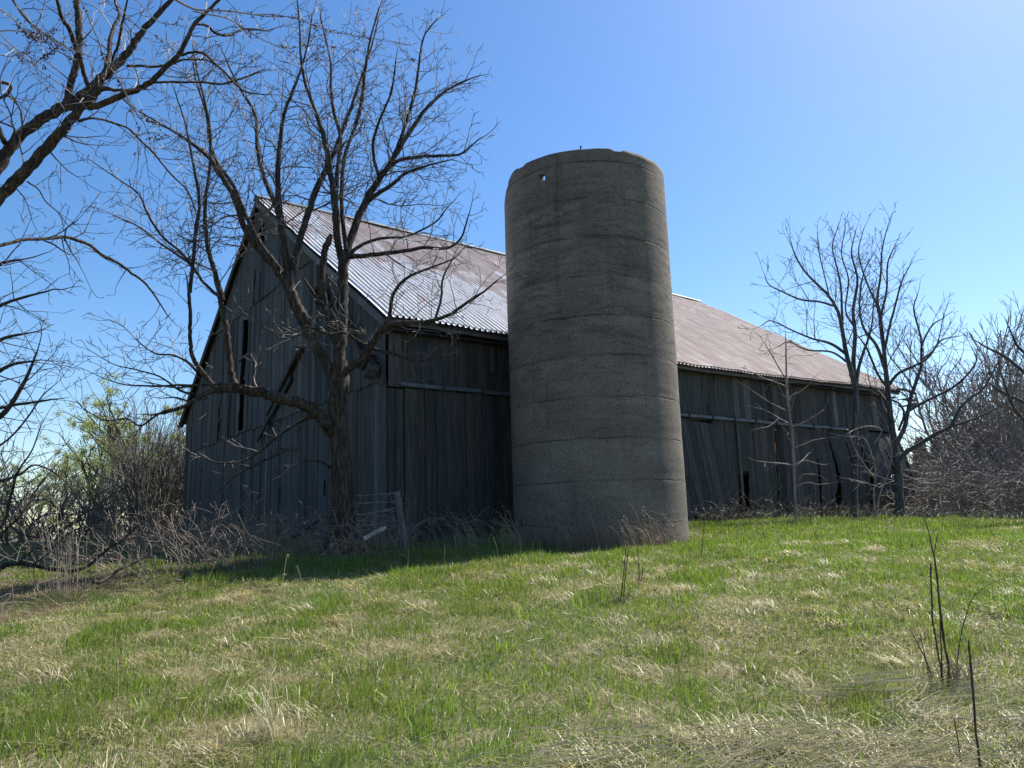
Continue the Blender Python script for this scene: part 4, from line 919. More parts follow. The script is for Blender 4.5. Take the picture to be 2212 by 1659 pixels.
# right edge nearer branches entering the frame
NE = 17.0; q = at(2330, 1120, NE)
rtree('edge_tree', (q[0], q[1]), 'bare tree beyond the right edge reaching a few branches into the frame', [
    (ident, [(2330, 1140, 14), (2320, 1000, 13), (2310, 880, 12), (2290, 760, 10)], NE, NE, .4, 1),
    (ident, [(2300, 860, 6), (2260, 830, 5), (2220, 810, 4), (2170, 770, 3), (2130, 750, 2)], NE, NE - .3, .9, 2),
    (ident, [(2290, 800, 6), (2240, 780, 4), (2200, 750, 3), (2185, 720, 2)], NE, NE + .3, .8, 2),
    (ident, [(2310, 900, 5), (2240, 880, 4), (2170, 850, 3), (2140, 830, 2)], NE, NE + .4, .8, 2),
    (ident, [(2310, 960, 5), (2240, 930, 4), (2190, 880, 3), (2160, 800, 2)], NE, NE - .4, .9, 2)])
# --- conifers behind the thicket
def conifer(Hh, W_):
    P = []; 
    for i in range(2600):
        t = rnd.random() ** .8; a = rnd.uniform(0, 6.28); lay = abs(math.sin(t * 26)) * .35 + .65; r = W_ * (1 - t) * lay * rnd.uniform(.3, 1.0) ** .5
        P.append((r * math.cos(a), r * math.sin(a), .4 + t * Hh))
    m = leaves(P, 9000, .22, [(.018, .032, .02), (.03, .05, .028), (.04, .055, .035)], .07); return m
for i, (px, Y, h) in enumerate(((2005, 52, 5.2), (2040, 56, 5.4), (2075, 56, 4.4))):
    q = at(px, 1100, Y); z = gzf(q[0], q[1])
    e = empty('conifer', (q[0], q[1], z), 0, ['dark conifer standing closest to the barn behind the right thicket', 'taller dark conifer, middle of three behind the right thicket', 'rightmost small dark conifer half hidden by the thicket'][i], 'tree', 'conifers behind the right thicket')
    m = MB(); m.tube([(0, 0, -.2), (0, 0, h * .9)], [.12, .02], 6); m.build('trunk', M['darkwood'], e, local=True); conifer(h, h * .36).build('crown', M['needle'], e, local=True)

# ================================================================== LEFT BACKGROUND
WS = dict(seg=.35, wig=.16, up=.05, ang=R_(36), kids=.66, ratio=.52, rmin=.011)
wl = ['yellow green budding willow with a forked grey trunk, left of the barn', 'tall budding willow directly behind the dark shrubs left of the barn', 'low budding willow beside the left frame edge', 'pale budding willow nearest the barn corner']
for i, (px, Y, h, st) in enumerate(((205, 42, 10.0, 4), (300, 40, 10.6, 4), (70, 46, 7.6, 4), (372, 38, 9.2, 3))):
    q = at(px, 1165, Y); e = empty('willow', (q[0], q[1], gzf(q[0], q[1])), 0, wl[i], 'tree', 'budding willows beyond the field')
    m, t = shrub_mesh(st, h * .92, 1.0, WS, .17 if i < 2 else .12, 4)
    m.build('trunk', M['bark_willow'], e, local=True)
    leaves(t, 17000, .085, [(.30, .34, .12), (.24, .30, .12), (.36, .38, .18), (.20, .24, .10)], .10).build('crown', M['leaf'], e, local=True)
DS = dict(seg=.28, wig=.11, up=.06, ang=R_(24), kids=.55, ratio=.55, rmin=.0065)
dsh = [proto('dark_shrub', shrub_mesh(13, 4.6, .7, DS, .03, 3), 'twig_dark', 'tall dark many stemmed shrub crowded beside the left corner of the barn', 'shrub', 'dark upright shrubs beside the barn corner') for _ in range(3)]
u2 = set()
for k, (px, Y) in enumerate(((385, 30), (358, 31), (330, 29), (300, 31), (272, 30), (245, 33), (392, 34), (345, 34), (312, 27), (215, 35))):
    q = at(px, 1150, Y); i = k % 3; sc = rnd.uniform(.85, 1.1) * (1.05 if px > 290 else .75); z = gzf(q[0], q[1]) - .05
    if k < 3: dsh[i].location = (q[0], q[1], z); dsh[i].scale = (sc,) * 3
    else: place(dsh[i], (q[0], q[1], z), rnd.uniform(0, 6.28), sc, 'small dark shrub standing apart, leftmost of the upright dark shrubs' if px == 215 else None)
# mid-distance bare bushes on the left
LS = dict(seg=.2, wig=.2, up=.03, ang=R_(42), kids=.6, ratio=.52, rmin=.006)
lsh = [proto('bare_bush', shrub_mesh(6, 3.3, 1.3, LS, .035, 3), 'twig_dark', 'wide leafless bush in the open ground at the left', 'shrub', 'leafless bushes at the left') for _ in range(3)]
for k, (px, Y, sc) in enumerate(((20, 19, 1.0), (110, 22, 1.0), (180, 25, .95), (-70, 17, 1.3), (60, 28, 1.2), (245, 24, .7), (140, 31, 1.0), (-20, 24, 1.4), (20, 36, 1.2), (210, 36, 1.1))):
    q = at(px, 1160, Y); i = k % 3; z = gzf(q[0], q[1]) - .05
    if k < 3: lsh[i].location = (q[0], q[1], z); lsh[i].scale = (sc,) * 3
    else: place(lsh[i], (q[0], q[1], z), rnd.uniform(0, 6.28), sc)
# tree just outside the left edge whose fine branches fill x 0..120
EY = 10.5; q = at(-140, 1190, EY)
TE = dict(TS, seg=.12, kids=.58, wig=.16, up=.02, rmin=.0036)
rtree('left_edge_tree', (q[0], q[1]), 'fine branches of a bare tree reaching in from the left edge at mid height', [
    (ident, [(-140, 1230, 26), (-140, 1050, 22), (-130, 900, 18), (-125, 750, 14), (-120, 600, 9)], EY, EY, .5, 1),
    (ident, [(-130, 980, 10), (-70, 920, 8), (0, 900, 6), (50, 830, 4), (80, 760, 2)], EY, EY, 1.0, 3),
    (c5, [(-300, 520, 10), (-100, 500, 10), (0, 498, 9), (100, 478, 8), (200, 465, 7), (290, 450, 5)], EY, EY - .6, .6, 2),
    (c5, [(-300, 700, 10), (-100, 750, 9), (40, 680, 6), (150, 560, 5), (240, 430, 4), (330, 350, 2)], EY, EY + .4, 1.0, 3),
    (c5, [(-300, 900, 9), (-60, 920, 8), (100, 880, 7), (200, 820, 5), (330, 880, 4), (450, 1000, 2)], EY, EY + .4, 1.0, 3),
    (ident, [(-120, 760, 7), (-60, 700, 6), (0, 660, 4), (60, 640, 3), (100, 630, 2)], EY, EY - .5, 1.0, 3),
    (ident, [(-120, 800, 7), (-50, 760, 5), (10, 730, 4), (60, 720, 2)], EY, EY + .5, 1.0, 3),
    (ident, [(-125, 650, 6), (-60, 600, 5), (0, 570, 4), (50, 560, 2)], EY, EY + .5, 1.0, 3),
    (ident, [(-130, 850, 8), (-50, 830, 6), (20, 790, 4), (70, 780, 2)], EY, EY - .5, 1.0, 3),
    (c5, [(-200, 1250, 9), (0, 1180, 9), (60, 1000, 7), (100, 860, 6), (180, 740, 4), (230, 600, 3)], EY - .5, EY, .9, 3),
    (c5, [(-100, 1330, 8), (20, 1200, 8), (130, 1090, 6), (220, 940, 5), (300, 840, 3)], EY, EY + .5, .9, 3)],
    bark='bark', twigm='twig', S=TE, dens=2.6)

# far hedgerow beyond the field on the left and behind everything (one mass)
hm = MB(); pts = []
for i in range(9000):
    px = rnd.uniform(-700, 2900); Y = rnd.uniform(95, 150); q = at(px, 1150, Y); hgt = 1.2 + 2.6 * float(vnoise(px, Y, 46)) 
    pts.append((q[0], Y, gzf(q[0], Y) + rnd.uniform(0, hgt)))
tag(leaves(pts, 26000, .75, [(.10, .085, .065), (.13, .11, .09), (.08, .085, .05), (.15, .14, .09)], .4).build('far_hedgerow', M['needle']), 'low brown hedgerow across the far field', 'hedgerow', None, 'stuff')

# ================================================================== GROUND LITTER, BRUSH, DEBRIS
def brush_edge(y): return np.interp(y, [0, 6.0, 7.5, 9, 11, 12.2, 13], [-7.2, -5.9, -5.0, -4.5, -3.6, -3.2, -2.6])
# brambles along the gable foot: one tangled mass
CS = dict(seg=.12, wig=.22, up=-.07, ang=R_(50), kids=.45, ratio=.45, rmin=.0028)
bm = MB()
for i in range(540):
    if i >= 430: x = rnd.uniform(-5.9, -3.5); y = rnd.uniform(10.6, 12.4)
    elif i < 260: x = rnd.uniform(-6.6, -1.9); y = 12.2 + (-1.9 - x) * .55 + rnd.uniform(-1.0, .9)
    elif i < 330: x = rnd.uniform(-8.5, -4.5); y = 12.6 + rnd.uniform(-1.3, 2.5)
    else: x = rnd.uniform(-11, -5); y = rnd.uniform(14, 19)
    if (x + 2.4) * BU[0] + (y - 14.53) * BU[1] > -.15: continue
    L = rnd.uniform(.5, 1.25); a = rnd.uniform(0, 6.28)
    grow(bm, np.array([x, y, gzf(x, y)]), unit(np.array([math.cos(a) * .55, math.sin(a) * .55, 1.0])), L, rnd.uniform(.0032, .0065), 2, CS)
tag(bm.build('bramble_canes', M['cane']), 'tangle of bare purple brown brambles along the foot of the barn gable', 'brambles', None, 'stuff')
# low dead brush across left ground
bm = MB()
for i in range(420):
    y = rnd.uniform(8.0, 15); x = float(brush_edge(y)) - abs(rnd.gauss(0, 2.6)) - .1; L = rnd.uniform(.2, .6); a = rnd.uniform(0, 6.28)
    grow(bm, np.array([x, y, gzf(x, y)]), unit(np.array([math.cos(a), math.sin(a), rnd.uniform(.2, 1.1)])), L, rnd.uniform(.003, .006), 1, CS)
tag(bm.build('dead_brush', M['cane']), 'dry broken twigs strewn over the rough ground at left', 'dead brush', None, 'stuff')
# fallen branches
def fallen(name, label, lst, Y):
    a, b_ = MB(), MB(); first = None
    for cf, pts, Y0, Y1, lk in lst:
        P, R = limb(a, cf, pts, Y0, Y1, 7); dress(b_, P, R, dict(TS, up=0), 3.2, lk, 2, .2)
        if first is None: first = P[0]
    e = empty(name, (first[0], first[1], gzf(first[0], first[1])), 0, label, 'branch')
    a.build('limb', M['bark'], e, smooth=True); b_.build('twigs', M['twig'], e)
fallen('fallen_branch', 'long fallen branch arching over the rough ground at the left edge', [
    (c5, [(-120, 1470, 20), (-40, 1430, 18), (20, 1390, 15), (70, 1378, 13), (140, 1378, 12), (220, 1395, 11), (320, 1412, 11), (420, 1418, 10), (500, 1390, 9), (560, 1340, 8), (620, 1290, 7), (690, 1250, 5), (760, 1180, 4), (830, 1140, 3)], 9.6, 10.6, .6),
    (c5, [(180, 1385, 6), (250, 1340, 5), (360, 1230, 5), (450, 1180, 4), (560, 1160, 3), (700, 1165, 3), (830, 1200, 2)], 9.8, 10.2, .6),
    (c5, [(100, 1375, 6), (180, 1310, 5), (250, 1290, 5), (330, 1330, 4), (430, 1340, 3)], 9.7, 9.5, .5)], 9.6)
fallen('fallen_limb', 'short dark broken branch end lying on the grass, left of the brambles', [
    (c5, [(525, 1485, 9), (570, 1480, 9), (620, 1450, 8), (680, 1410, 7), (740, 1385, 6), (800, 1350, 5), (830, 1320, 4), (900, 1290, 3)], 9.4, 10.4, .4)], 9.4)
def logobj(name, label, p0, p1, r, mat, part=None):
    m = MB(); P = catmull([p0, (np.asarray(p0) + p1) / 2 + np.array([0, 0, .015]), p1], 5); Rr = r * (1 + nr.uniform(-.1, .1, len(P))); m.tube(P, Rr, 10)
    m.tube(P[::-1][-2:], [r, r * .98], 10)
    tag(m.build(name, M[mat], smooth=False), label, 'log')
logobj('pale_log', 'short pale peeled log propped up in the shade beside the fence posts', at(*c9(1290, 890), 11.9), at(*c9(1505, 778), 12.1), .035, 'pale_log')
logobj('leaning_log', 'dark log leaning out of the brambles left of the big trunk', at(*c9(560, 860), 11.8), at(*c9(800, 690), 12.2), .045, 'darkwood')
# leaf heap
def heap(name, label, c, rx, ry, h, mat, n=2600, cols=((.24, .17, .115), (.34, .25, .18), (.15, .10, .07))):
    P = []
    for i in range(n):
        a = rnd.uniform(0, 6.28); rr = math.sqrt(rnd.random()); t = 1 - rr * rr; x = c[0] + rx * rr * math.cos(a); y = c[1] + ry * rr * math.sin(a)
        P.append((x, y, gzf(x, y) + h * t * rnd.uniform(.55, 1.0)))
    tag(leaves(P, n * 2, .06, cols, .015).build(name, M['straw']), label, 'heap')
hp_ = at(*c9(1120, 890), 12.0); heap('leaf_heap', 'heap of reddish brown dead leaves by the pale log', (hp_[0], hp_[1]), .42, .3, .34, 'litter')
# fence: two posts, wire strands
f0 = at(*c9(1715, 800), 12.6); f1 = at(*c9(1668, 800), 12.9)
def post(name, label, p, h, r, lean):
    z = gzf(p[0], p[1]) - .1; m = MB(); P = catmull([(p[0], p[1], z), (p[0] + lean * .5, p[1], z + h * .5), (p[0] + lean, p[1], z + h)], 4); m.tube(P, r * np.linspace(1.12, .9, len(P)), 10)
    tag(m.build(name, M['post']), label, 'fence post', 'fence posts by the barn corner'); return P[-1]
t0 = post('fence_post', 'thicker weathered fence post leaning left before the barn door', (at(*c9(1740, 900), 12.6)[0], 12.6), 1.12, .052, -.17)
t1 = post('fence_post', 'thinner dark fence post directly behind and left of the thicker one', (at(*c9(1672, 880), 12.9)[0], 12.9), 1.02, .032, -.02)
wf = MB()
def strand(pts, Ya, Yb, r=.0035):
    n = len(pts); P = [at(*c9(*p), Ya + (Yb - Ya) * i / (n - 1)) for i, p in enumerate(pts)]; P = catmull(P, 6); P = P + nr.normal(0, .003, P.shape); wf.tube(P, r, 4)
strand([(1200, 440), (1350, 432), (1480, 420), (1560, 412), (1690, 398)], 12.3, 12.6); strand([(1200, 522), (1330, 515), (1450, 502), (1560, 508), (1675, 478)], 12.3, 12.6, .005)
strand([(1030, 660), (1120, 635), (1220, 635), (1330, 628), (1450, 600), (1560, 580), (1680, 545)], 12.2, 12.6, .006); strand([(1035, 692), (1110, 680), (1180, 692), (1260, 694), (1310, 680)], 12.2, 12.5, .006)
strand([(1030, 620), (1080, 596), (1130, 592), (1210, 608)], 12.2, 12.4, .006); strand([(1040, 750), (1200, 745), (1330, 748), (1480, 705), (1640, 696)], 12.2, 12.6, .005)
strand([(1200, 810), (1290, 795), (1360, 788)], 12.2, 12.4, .005); strand([(1410, 652), (1490, 645), (1560, 650)], 12.4, 12.5, .004)
for k in range(20): grow(wf, at(*c9(rnd.uniform(1440, 1600), rnd.choice([412, 500, 600, 700, 760]) + rnd.uniform(-10, 10)), 12.5), unit(nr.normal(0, 1, 3)), .25, .003, 2, dict(CS, seg=.06, rmin=.0022))
tag(wf.build('wire_fence', M['wire']), 'sagging old fence wires with dead vine, strung to the two posts', 'wire fence')
# green sprig shrub at the silo foot
gs = at(*(1062, 1160), 12.9); m, t = shrub_mesh(9, .62, 1.6, dict(seg=.08, wig=.16, up=.0, ang=R_(45), kids=.6, ratio=.5, rmin=.0025), .005, 2)
e = empty('leafing_shrub', (gs[0], gs[1], gzf(gs[0], gs[1])), 0, 'small shrub opening fresh green leaves beside the left foot of the silo', 'shrub')
m.build('stems', M['cane'], e, local=True); leaves(t, 330, .05, [(.16, .22, .06), (.22, .28, .09)], .02).build('leaves', M['leaf'], e, local=True)

# ================================================================== GRASS
def scatter(n, y0, y1, k=.80, pad=1.0, xmin=None):
    Y = np.sqrt(nr.uniform(y0 ** 2, y1 ** 2, n)); X = nr.uniform(-1, 1, n) * (k * Y + pad)
    if xmin is not None: m = X > xmin; X, Y = X[m], Y[m]
    # nothing inside the silo or barn
    dx, dy = X - A0[0], Y - A0[1]; u = dx * BU[0] + dy * BU[1]; g = dx * BG[0] + dy * BG[1]
    ok = ~((u > -.02) & (u < LEN) & (g > .0) & (g < WID)) & (np.hypot(X - SX, Y - SY) > SR)
    return X[ok], Y[ok]
def blades(mb, X, Y, L, Wd, lean, col, head=None, Z=None, curl=.5):
    n = len(X); Z = gz(X, Y) if Z is None else Z; a = nr.uniform(0, 2 * math.pi, n) if head is None else head
    hx, hy = np.cos(a), np.sin(a); b = a + math.pi / 2 + nr.normal(0, .5, n); wx, wy = np.cos(b) * Wd / 2, np.sin(b) * Wd / 2
    ln = np.clip(lean, 0, 1.5); base = np.stack([X, Y, Z - .01], 1)
    def pt(t, w_):
        off = L * t; an = ln * (1 - curl + curl * 2 * t * .8); h_ = off * np.sin(an); z = off * np.cos(an)
        c = base + np.stack([hx * h_, hy * h_, z], 1); s = np.stack([wx * w_, wy * w_, 0 * wx], 1); return c - s, c + s
    A, B = pt(0.0, 1.0); C, D = pt(.55, .85); E_, F_ = pt(1.0, .12)
    V = np.stack([A, B, C, D, E_, F_], 1).reshape(-1, 3); o = np.arange(n)[:, None] * 6
    Q = np.concatenate([o + np.array([[0, 1, 3, 2]]), o + np.array([[2, 3, 5, 4]])], 1).reshape(-1, 4)
    mb.add(V, Q, None, np.repeat(col, 6, axis=0))
def strawness(X, Y):
    s = .24 * vnoise(X, Y, 1.3, 2) + .34 * vnoise(X, Y, .5, 7) + .42 * vnoise(X, Y, .19, 4)
    s = s + .045 * sstep(0, 4, -X) * (1 - sstep(8, 12, Y)) - .05 * sstep(1, 5, X) - .05 * sstep(9.5, 12, Y) + .06 * (1 - sstep(4.0, 4.9, Y)) + .05 * sstep(13, 19, Y)
    s = np.where(X < brush_edge(Y), s + .2, s)
    return s
gm = MB(); sm = MB()
for (y0, y1, n, wk, xmin) in ((3.2, 6, 110000, .0042, None), (6, 9, 150000, .0052, None), (9, 13.5, 210000, .0072, None), (13.5, 19, 120000, .011, None), (19, 32, 130000, .016, 2.0)):
    X, Y = scatter(n, y0, y1, xmin=xmin); s = strawness(X, Y); jit = nr.normal(0, .15, len(X))
    isg = (s + jit) < .585
    # green
    x, y, ss = X[isg], Y[isg], s[isg]; tuft = vnoise(x, y, .45, 21); tall_ = .045 + .060 * sstep(.45, .95, tuft) * sstep(0.25, .6, 1 - ss) + .03 * vnoise(x, y, 1.7, 31)
    shade = ((x > -4.6) & (x < .4) & (y > 10.8) & (y < 13.8)) * .05
    L = (tall_ + shade) * nr.uniform(.55, 1.35, len(x)) * (1 + .25 * sstep(10, 14, y)); v = nr.uniform(0, 1, (len(x), 1)); hue = vnoise(x, y, 1.1, 44)[:, None]
    c = (1 - v) * np.array([.075, .140, .014]) + v * np.array([.19, .27, .038]); c = c * (1 - .35 * hue) + np.array([.16, .14, .045]) * hue * .35
    blades(gm, x, y, L, wk * nr.uniform(.7, 1.3, len(x)), np.abs(nr.normal(.32, .25, len(x))), c, head=nr.normal(.2, 1.5, len(x)))
    # straw and thatch
    x, y = X[~isg], Y[~isg]; flat = nr.random(len(x)) < .6; L = np.where(flat, nr.uniform(.04, .13, len(x)), nr.uniform(.03, .09, len(x)))
    v = nr.uniform(0, 1, (len(x), 1)) ** 1.3; c = (1 - v) * np.array([.21, .165, .08]) + v * np.array([.56, .48, .28])
    brown = (x < brush_edge(y))[:, None]; c = np.where(brown, c * np.array([.62, .55, .58]), c)
    blades(sm, x, y, L, wk * .8 * nr.uniform(.5, 1.2, len(x)), np.where(flat, nr.uniform(1.1, 1.5, len(x)), np.abs(nr.normal(.6, .3, len(x)))), c, Z=gz(x, y) + np.where(flat, nr.uniform(0, .045, len(x)), 0), curl=.15)
# clumps of longer fresh grass
for k in range(420):
    y = math.sqrt(rnd.uniform(3.4 ** 2, 14 ** 2)); x = rnd.uniform(-1, 1) * (.75 * y + .5)
    if x < float(brush_edge(y)) or (x - SX) ** 2 + (y - SY) ** 2 < 3.2 or float(strawness(x, y)) > .5: continue
    n = rnd.randint(12, 34); rr = rnd.uniform(.04, .14); X = x + nr.normal(0, rr, n); Y = y + nr.normal(0, rr, n)
    a = np.arctan2(Y - y, X - x) + nr.normal(0, .5, n); c = np.array([.115, .17, .022]) * nr.uniform(.8, 1.6, (n, 1)) + np.array([.01, .02, .012]) * rnd.random()
    blades(gm, X, Y, nr.uniform(.08, .18, n), .0052 * (1 + .05 * y) * nr.uniform(.7, 1.3, n), np.abs(nr.normal(.4, .25, n)), c, head=a)
for k in range(300):
    if k < 30: cx, cy = rnd.uniform(.3, 3.2), rnd.uniform(3.9, 4.7)
    else: cy = math.sqrt(rnd.uniform(16, 150)); cx = rnd.uniform(-.72, .72) * cy
    if cx < float(brush_edge(cy)) or (cx - SX) ** 2 + (cy - SY) ** 2 < 3.4: continue
    n = rnd.randint(60, 160); rr = rnd.uniform(.06, .2); hh = rnd.uniform(.02, .06); X = cx + nr.normal(0, rr, n); Y = cy + nr.normal(0, rr * .7, n)
    d2 = ((X - cx) ** 2 + (Y - cy) ** 2) / rr ** 2; Z = gz(X, Y) + hh * np.exp(-d2) * nr.uniform(.4, 1, n)
    c = np.array([.44, .37, .215]) * nr.uniform(.35, 1.35, (n, 1)); hd = rnd.uniform(0, 6.28)
    blades(sm, X, Y, nr.uniform(.06, .20, n), .0045 * (1 + .05 * cy) * nr.uniform(.5, 1.2, n), nr.uniform(.9, 1.5, n), c, head=nr.normal(hd, .7, n), Z=Z, curl=.3)
tag(gm.build('grass', M['grass']), 'fresh green spring grass covering the slope', 'grass', None, 'stuff')
tag(sm.build('dead_grass', M['straw']), 'matted straw coloured dead grass through the green', 'dead grass', None, 'stuff')

# tall dry stalks: round stems with drooping tips
def stalk(mb, x, y, h, a, droop, r=.0022, head=True, col=(.30, .25, .17), z=None):
    z = gzf(x, y) if z is None else z; P = []; n = 9; an = rnd.uniform(.02, .15)
    p = np.array([x, y, z - .02]); 
    for i in range(n + 1):
        P.append(p.copy()); an += droop * (.4 + 1.2 * i / n) / n; p = p + h / n * np.array([math.cos(a) * math.sin(an), math.sin(a) * math.sin(an), math.cos(an)])
    c = np.array(col) * rnd.uniform(.7, 1.3); mb.tube(P, np.linspace(r, r * .55, n + 1), 3, col=c, cap=False)
    if head:
        for k in range(5):
            q = P[-1 - k % 3]; d = unit(np.array([math.cos(a), math.sin(a), -.2]) + nr.normal(0, .35, 3)); mb.tube([q, q + d * .03], [r * 1.4, r * .4], 3, col=c * 1.1, cap=False)
ds = MB()
for i in range(150):                                   # row in front of the shaded gable foot
    x = rnd.uniform(-4.3, .2); y = 10.9 + (x + 4.3) * .30 + rnd.uniform(-.3, .7); stalk(ds, x, y, rnd.uniform(.4, .95), rnd.choice([rnd.gauss(3.0, .5), rnd.gauss(3.0, .5), rnd.uniform(0, 6.28)]), rnd.uniform(.5, 1.7), .0026)
tag(ds.build('dry_stalks', M['straw']), 'tall arching dry grass stalks at the edge of the shade left of the silo', 'dry stalks', None, 'stuff')
ds = MB()
for i in range(620):                                   # against the silo foot
    t = rnd.gauss(-1.72, .42); rr = SR + rnd.uniform(.03, .45); x = SX + rr * math.cos(t); y = SY + rr * math.sin(t)
    stalk(ds, x, y, rnd.uniform(.2, .62) if rnd.random() < .85 else rnd.uniform(.6, .85), rnd.gauss(2.9, .9), rnd.uniform(.3, 1.3), .0022, rnd.random() < .6, (.38, .28, .20))
for i in range(140):
    x = rnd.uniform(-1.1, .3); y = 13.0 + rnd.uniform(-.4, .6); stalk(ds, x, y, rnd.uniform(.3, .8), rnd.gauss(3.0, .8), rnd.uniform(.4, 1.6), .0022, True, (.24, .19, .14))
tag(ds.build('dry_weeds', M['straw']), 'thin tawny dead weeds standing against the foot of the silo', 'dry weeds', None, 'stuff')
ds = MB()
for i in range(620):                                   # along the foot of the long side right of the silo
    s = rnd.uniform(7.6, LEN + .6); off = rnd.uniform(.1, 1.3); p = A0 + BU * s - BG * off
    stalk(ds, p[0], p[1], rnd.uniform(.25, .6) if rnd.random() < .85 else rnd.uniform(.6, 1.0), rnd.uniform(0, 6.28), rnd.uniform(.4, 1.9), .0042, True, (.27, .22, .17))
for i in range(500):                                   # combed pale grass on the crest at right
    x = rnd.uniform(4.0, 15); y = rnd.uniform(15, 21); stalk(ds, x, y, rnd.uniform(.25, .6), rnd.gauss(.1, .7), rnd.uniform(1.4, 2.6), .0036, False, (.40, .36, .22))
tag(ds.build('dry_fringe', M['straw']), 'pale dry grass fringe along the right hand barn wall', 'dry grass', None, 'stuff')
ds = MB()
cl = [(rnd.uniform(-.3, 3.0), rnd.uniform(3.9, 4.5), rnd.gauss(.22, .3)) for _ in range(20)] + [(rnd.uniform(1.8, 3.6), rnd.uniform(4.0, 5.2), rnd.gauss(.3, .6)) for _ in range(12)]
for i in range(1500):                                  # lying straw in the foreground, matted in bundles
    if i < 1050: cx, cy, ca = cl[i % len(cl)]; x = cx + rnd.gauss(0, .22); y = cy + rnd.gauss(0, .07); a = ca + rnd.gauss(0, .35); L = rnd.uniform(.10, .42)
    else: y = math.sqrt(rnd.uniform(16, 130)); x = rnd.uniform(-.72, .75) * y; a = rnd.uniform(0, 6.28); L = rnd.uniform(.10, .34)
    if x < float(brush_edge(y)): continue
    zz = gzf(x, y) + (rnd.uniform(.04, .11) if i < 1050 else rnd.uniform(.02, .08)); p = np.array([x, y, zz]); t = rnd.uniform(.3, .7)
    q = p + L * np.array([math.cos(a), math.sin(a), rnd.uniform(-.08, .18)]); q[2] = max(q[2], gzf(q[0], q[1]) + .03)
    mid = p + (q - p) * t + nr.normal(0, .012, 3); r = rnd.uniform(.0011, .0023) if i < 1050 else rnd.uniform(.0008, .0015); ds.tube([p, mid, q], [r, r, r * .7], 3, col=np.array([.66, .57, .38]) * rnd.uniform(.5, 1.15), cap=False)
for i in range(60):                                    # fine upright stems scattered in the field
    y = rnd.uniform(4.6, 12); x = rnd.uniform(-.6, .65) * y
    if x > float(brush_edge(y)): stalk(ds, x, y, rnd.uniform(.25, .65), rnd.uniform(0, 6.28), rnd.uniform(.1, .8), .0015, False, (.42, .38, .24))
tag(ds.build('fallen_straw', M['straw']), 'loose pale straw stems lying and leaning over the foreground grass', 'straw', None, 'stuff')

# dark dead weed stems in the right foreground
def weed(name, label, Y, stems, clump=True, base=None, cat='dead weed', group=None):
    b0 = at(*c8(*stems[0][0][:2]), Y); e = empty(name, (b0[0], b0[1], gzf(b0[0], b0[1])), 0, label, cat, group); 
    for st in stems:
        m = MB(); P, R = limb(m, c8, st, Y, Y + rnd.uniform(-.08, .08), 6, .25); zb_ = gzf(P[0][0], P[0][1])
        m.tube([[P[0][0], P[0][1], zb_ - .05], P[0]], [R[0] * 1.05, R[0]], 6, cap=False); m.build('stem', M['stem'], e)
    if clump:
        m = MB()
        for k in range(90):
            a = rnd.uniform(0, 6.28); rr = abs(rnd.gauss(0, .09)); x = b0[0] + .04 + rr * math.cos(a); y = b0[1] + rr * math.sin(a)
            stalk(m, x, y, rnd.uniform(.08, .30), rnd.uniform(0, 6.28), rnd.uniform(.2, 2.0), .0022, False, (.30, .22, .16))
        m.build('dead_leaves', M['straw'], e)
def gy(px, py):                                        # ground distance under a pixel
    v = ray(px, py); Y = 3.0
    while Y < 30:
        p = CAM + v * (Y / v[1])
        if p[2] <= gzf(p[0], p[1]): return Y
        Y += .03
    return 30
Yw = gy(*c8(230, 1150))
weed('dead_weed', 'clump of tall dark forked dead stems rising from dry leaves at the right', Yw, [
    [(262, 1120, 6), (268, 1010, 6), (245, 900, 6), (225, 780, 6), (210, 640, 6), (198, 480, 5.5), (185, 380, 5), (172, 305, 5), (158, 250, 4), (140, 160, 3.5), (112, 72, 3)],
    [(172, 305, 3.5), (183, 250, 3), (190, 205, 3), (203, 172, 2.5)],
    [(222, 1100, 5), (218, 1020, 5), (200, 940, 5), (185, 840, 5), (165, 720, 5), (160, 600, 5), (155, 480, 5), (153, 362, 5)],
    [(226, 1060, 4), (222, 960, 4), (216, 850, 4), (212, 715, 3)],
    [(325, 1130, 4), (322, 1040, 4), (325, 950, 3.5), (345, 820, 3), (375, 700, 3), (412, 595, 2.5), (460, 540, 2), (530, 492, 1.8), (620, 455, 1.5), (690, 432, 1.2)],
    [(165, 1130, 4), (140, 1020, 4), (100, 930, 4), (60, 850, 3), (25, 782, 2.5)],
    [(150, 1120, 3), (125, 990, 3), (105, 900, 3), (85, 810, 2)]])
Yw2 = 4.05
weed('dry_weed', 'single thick dark dead stem standing near the right bottom corner', Yw2, [[(475, 1720, 7), (465, 1640, 7), (455, 1540, 7), (440, 1430, 7), (428, 1260, 7), (415, 1100, 7), (405, 980, 7), (397, 910, 6), (393, 850, 4)]], False)
weed('dry_weed', 'shorter thin dark dead stem left of the thick one, bottom right', 4.15, [[(360, 1700, 4), (350, 1640, 4), (335, 1540, 4), (318, 1440, 4), (300, 1340, 3)]], False)
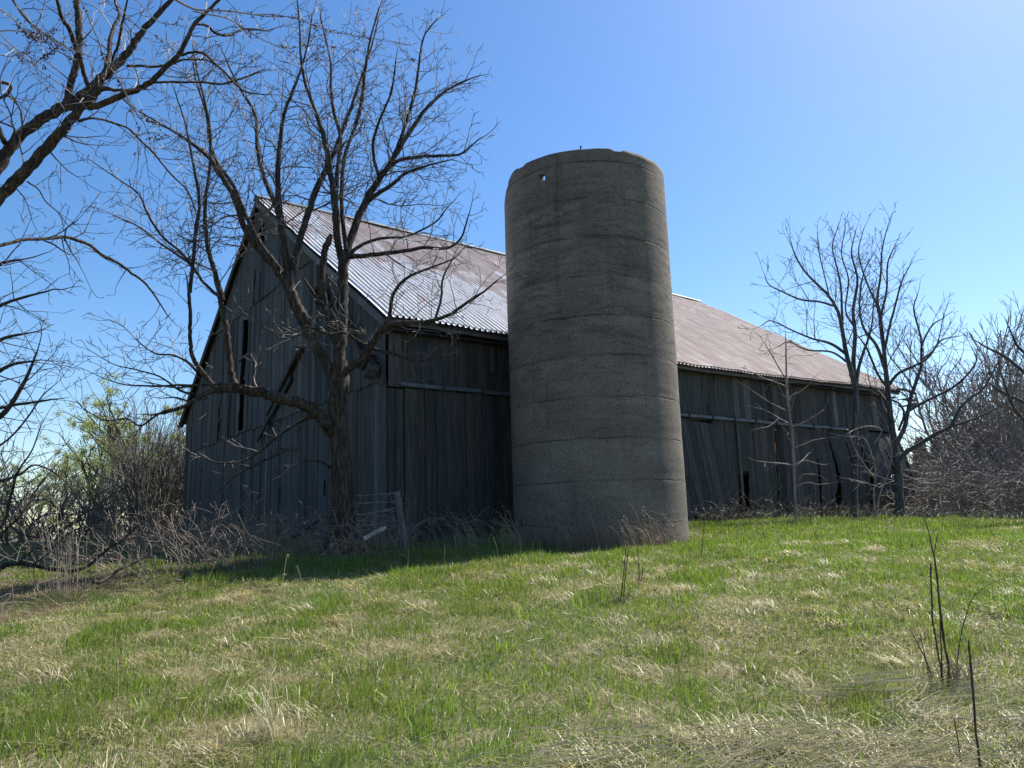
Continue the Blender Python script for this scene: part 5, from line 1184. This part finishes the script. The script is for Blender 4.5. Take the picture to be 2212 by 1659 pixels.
def weedD(label, Y, stems, n=50):
    b0 = at(*stems[0][0][:2], Y); e = empty('dead_weed', (b0[0], b0[1], gzf(b0[0], b0[1])), 0, label, 'dead weed')
    for st in stems:
        m = MB(); P, R = limb(m, ident, st, Y, Y, 6, .2); m.tube([[P[0][0], P[0][1], gzf(P[0][0], P[0][1]) - .05], P[0]], R[0], 6, cap=False); m.build('stem', M['stem'], e)
    m = MB()
    for k in range(n):
        a = rnd.uniform(0, 6.28); rr = abs(rnd.gauss(0, .10)); stalk(m, b0[0] + rr * math.cos(a), b0[1] + rr * math.sin(a), rnd.uniform(.06, .22), rnd.uniform(0, 6.28), rnd.uniform(.3, 2.0), .003, False, (.22, .17, .12))
    m.build('dead_leaves', M['straw'], e)
weedD('two slim dark dead stems in a dry clump on the grass before the silo', gy(1340, 1303), [[(1340, 1300, 1.2), (1346, 1250, 1.1), (1352, 1185, .9)], [(1346, 1300, 1.0), (1351, 1240, .9), (1357, 1190, .8)]])
weedD('dry seed head weed right of the two slim stems, nearer the silo', gy(1382, 1262), [[(1382, 1262, .9), (1380, 1230, .8), (1376, 1180, .7)], [(1385, 1262, .9), (1388, 1225, .8)]], 40)
weedD('lone upright dry stem against the right foot of the silo', gy(1515, 1205), [[(1515, 1205, .8), (1518, 1170, .7), (1522, 1120, .6)]], 12)
# straw tuft at the lower left: upright pale stems
tf = MB(); q = at(575, 1600, gy(575, 1600))
for k in range(60): stalk(tf, q[0] + rnd.gauss(0, .05), q[1] + rnd.gauss(0, .05), rnd.uniform(.15, .42), rnd.gauss(1.9, 1.2), rnd.uniform(.1, 1.2), .0016, False, (.48, .42, .27))
stalk(tf, q[0] - .01, q[1], 1.05, 1.2, .12, .002, True, (.55, .48, .32))
tag(tf.build('straw_tuft', M['straw']), 'tuft of pale straw with one very tall seed stem, lower left', 'grass tuft')
# dry canes standing in the rough at left
cn = MB()
for k in range(26):
    q = at(rnd.uniform(120, 165), 1270, 9.2); x, y = q[0] + rnd.gauss(0, .08), 9.2 + rnd.gauss(0, .12); stalk(cn, x, y, rnd.uniform(.5, 1.15), rnd.gauss(2.6, .5), rnd.uniform(.1, .6), .0036, False, (.33, .25, .19))
tag(cn.build('dry_canes', M['straw']), 'sheaf of upright tan canes in front of the fallen branch', 'dry canes')
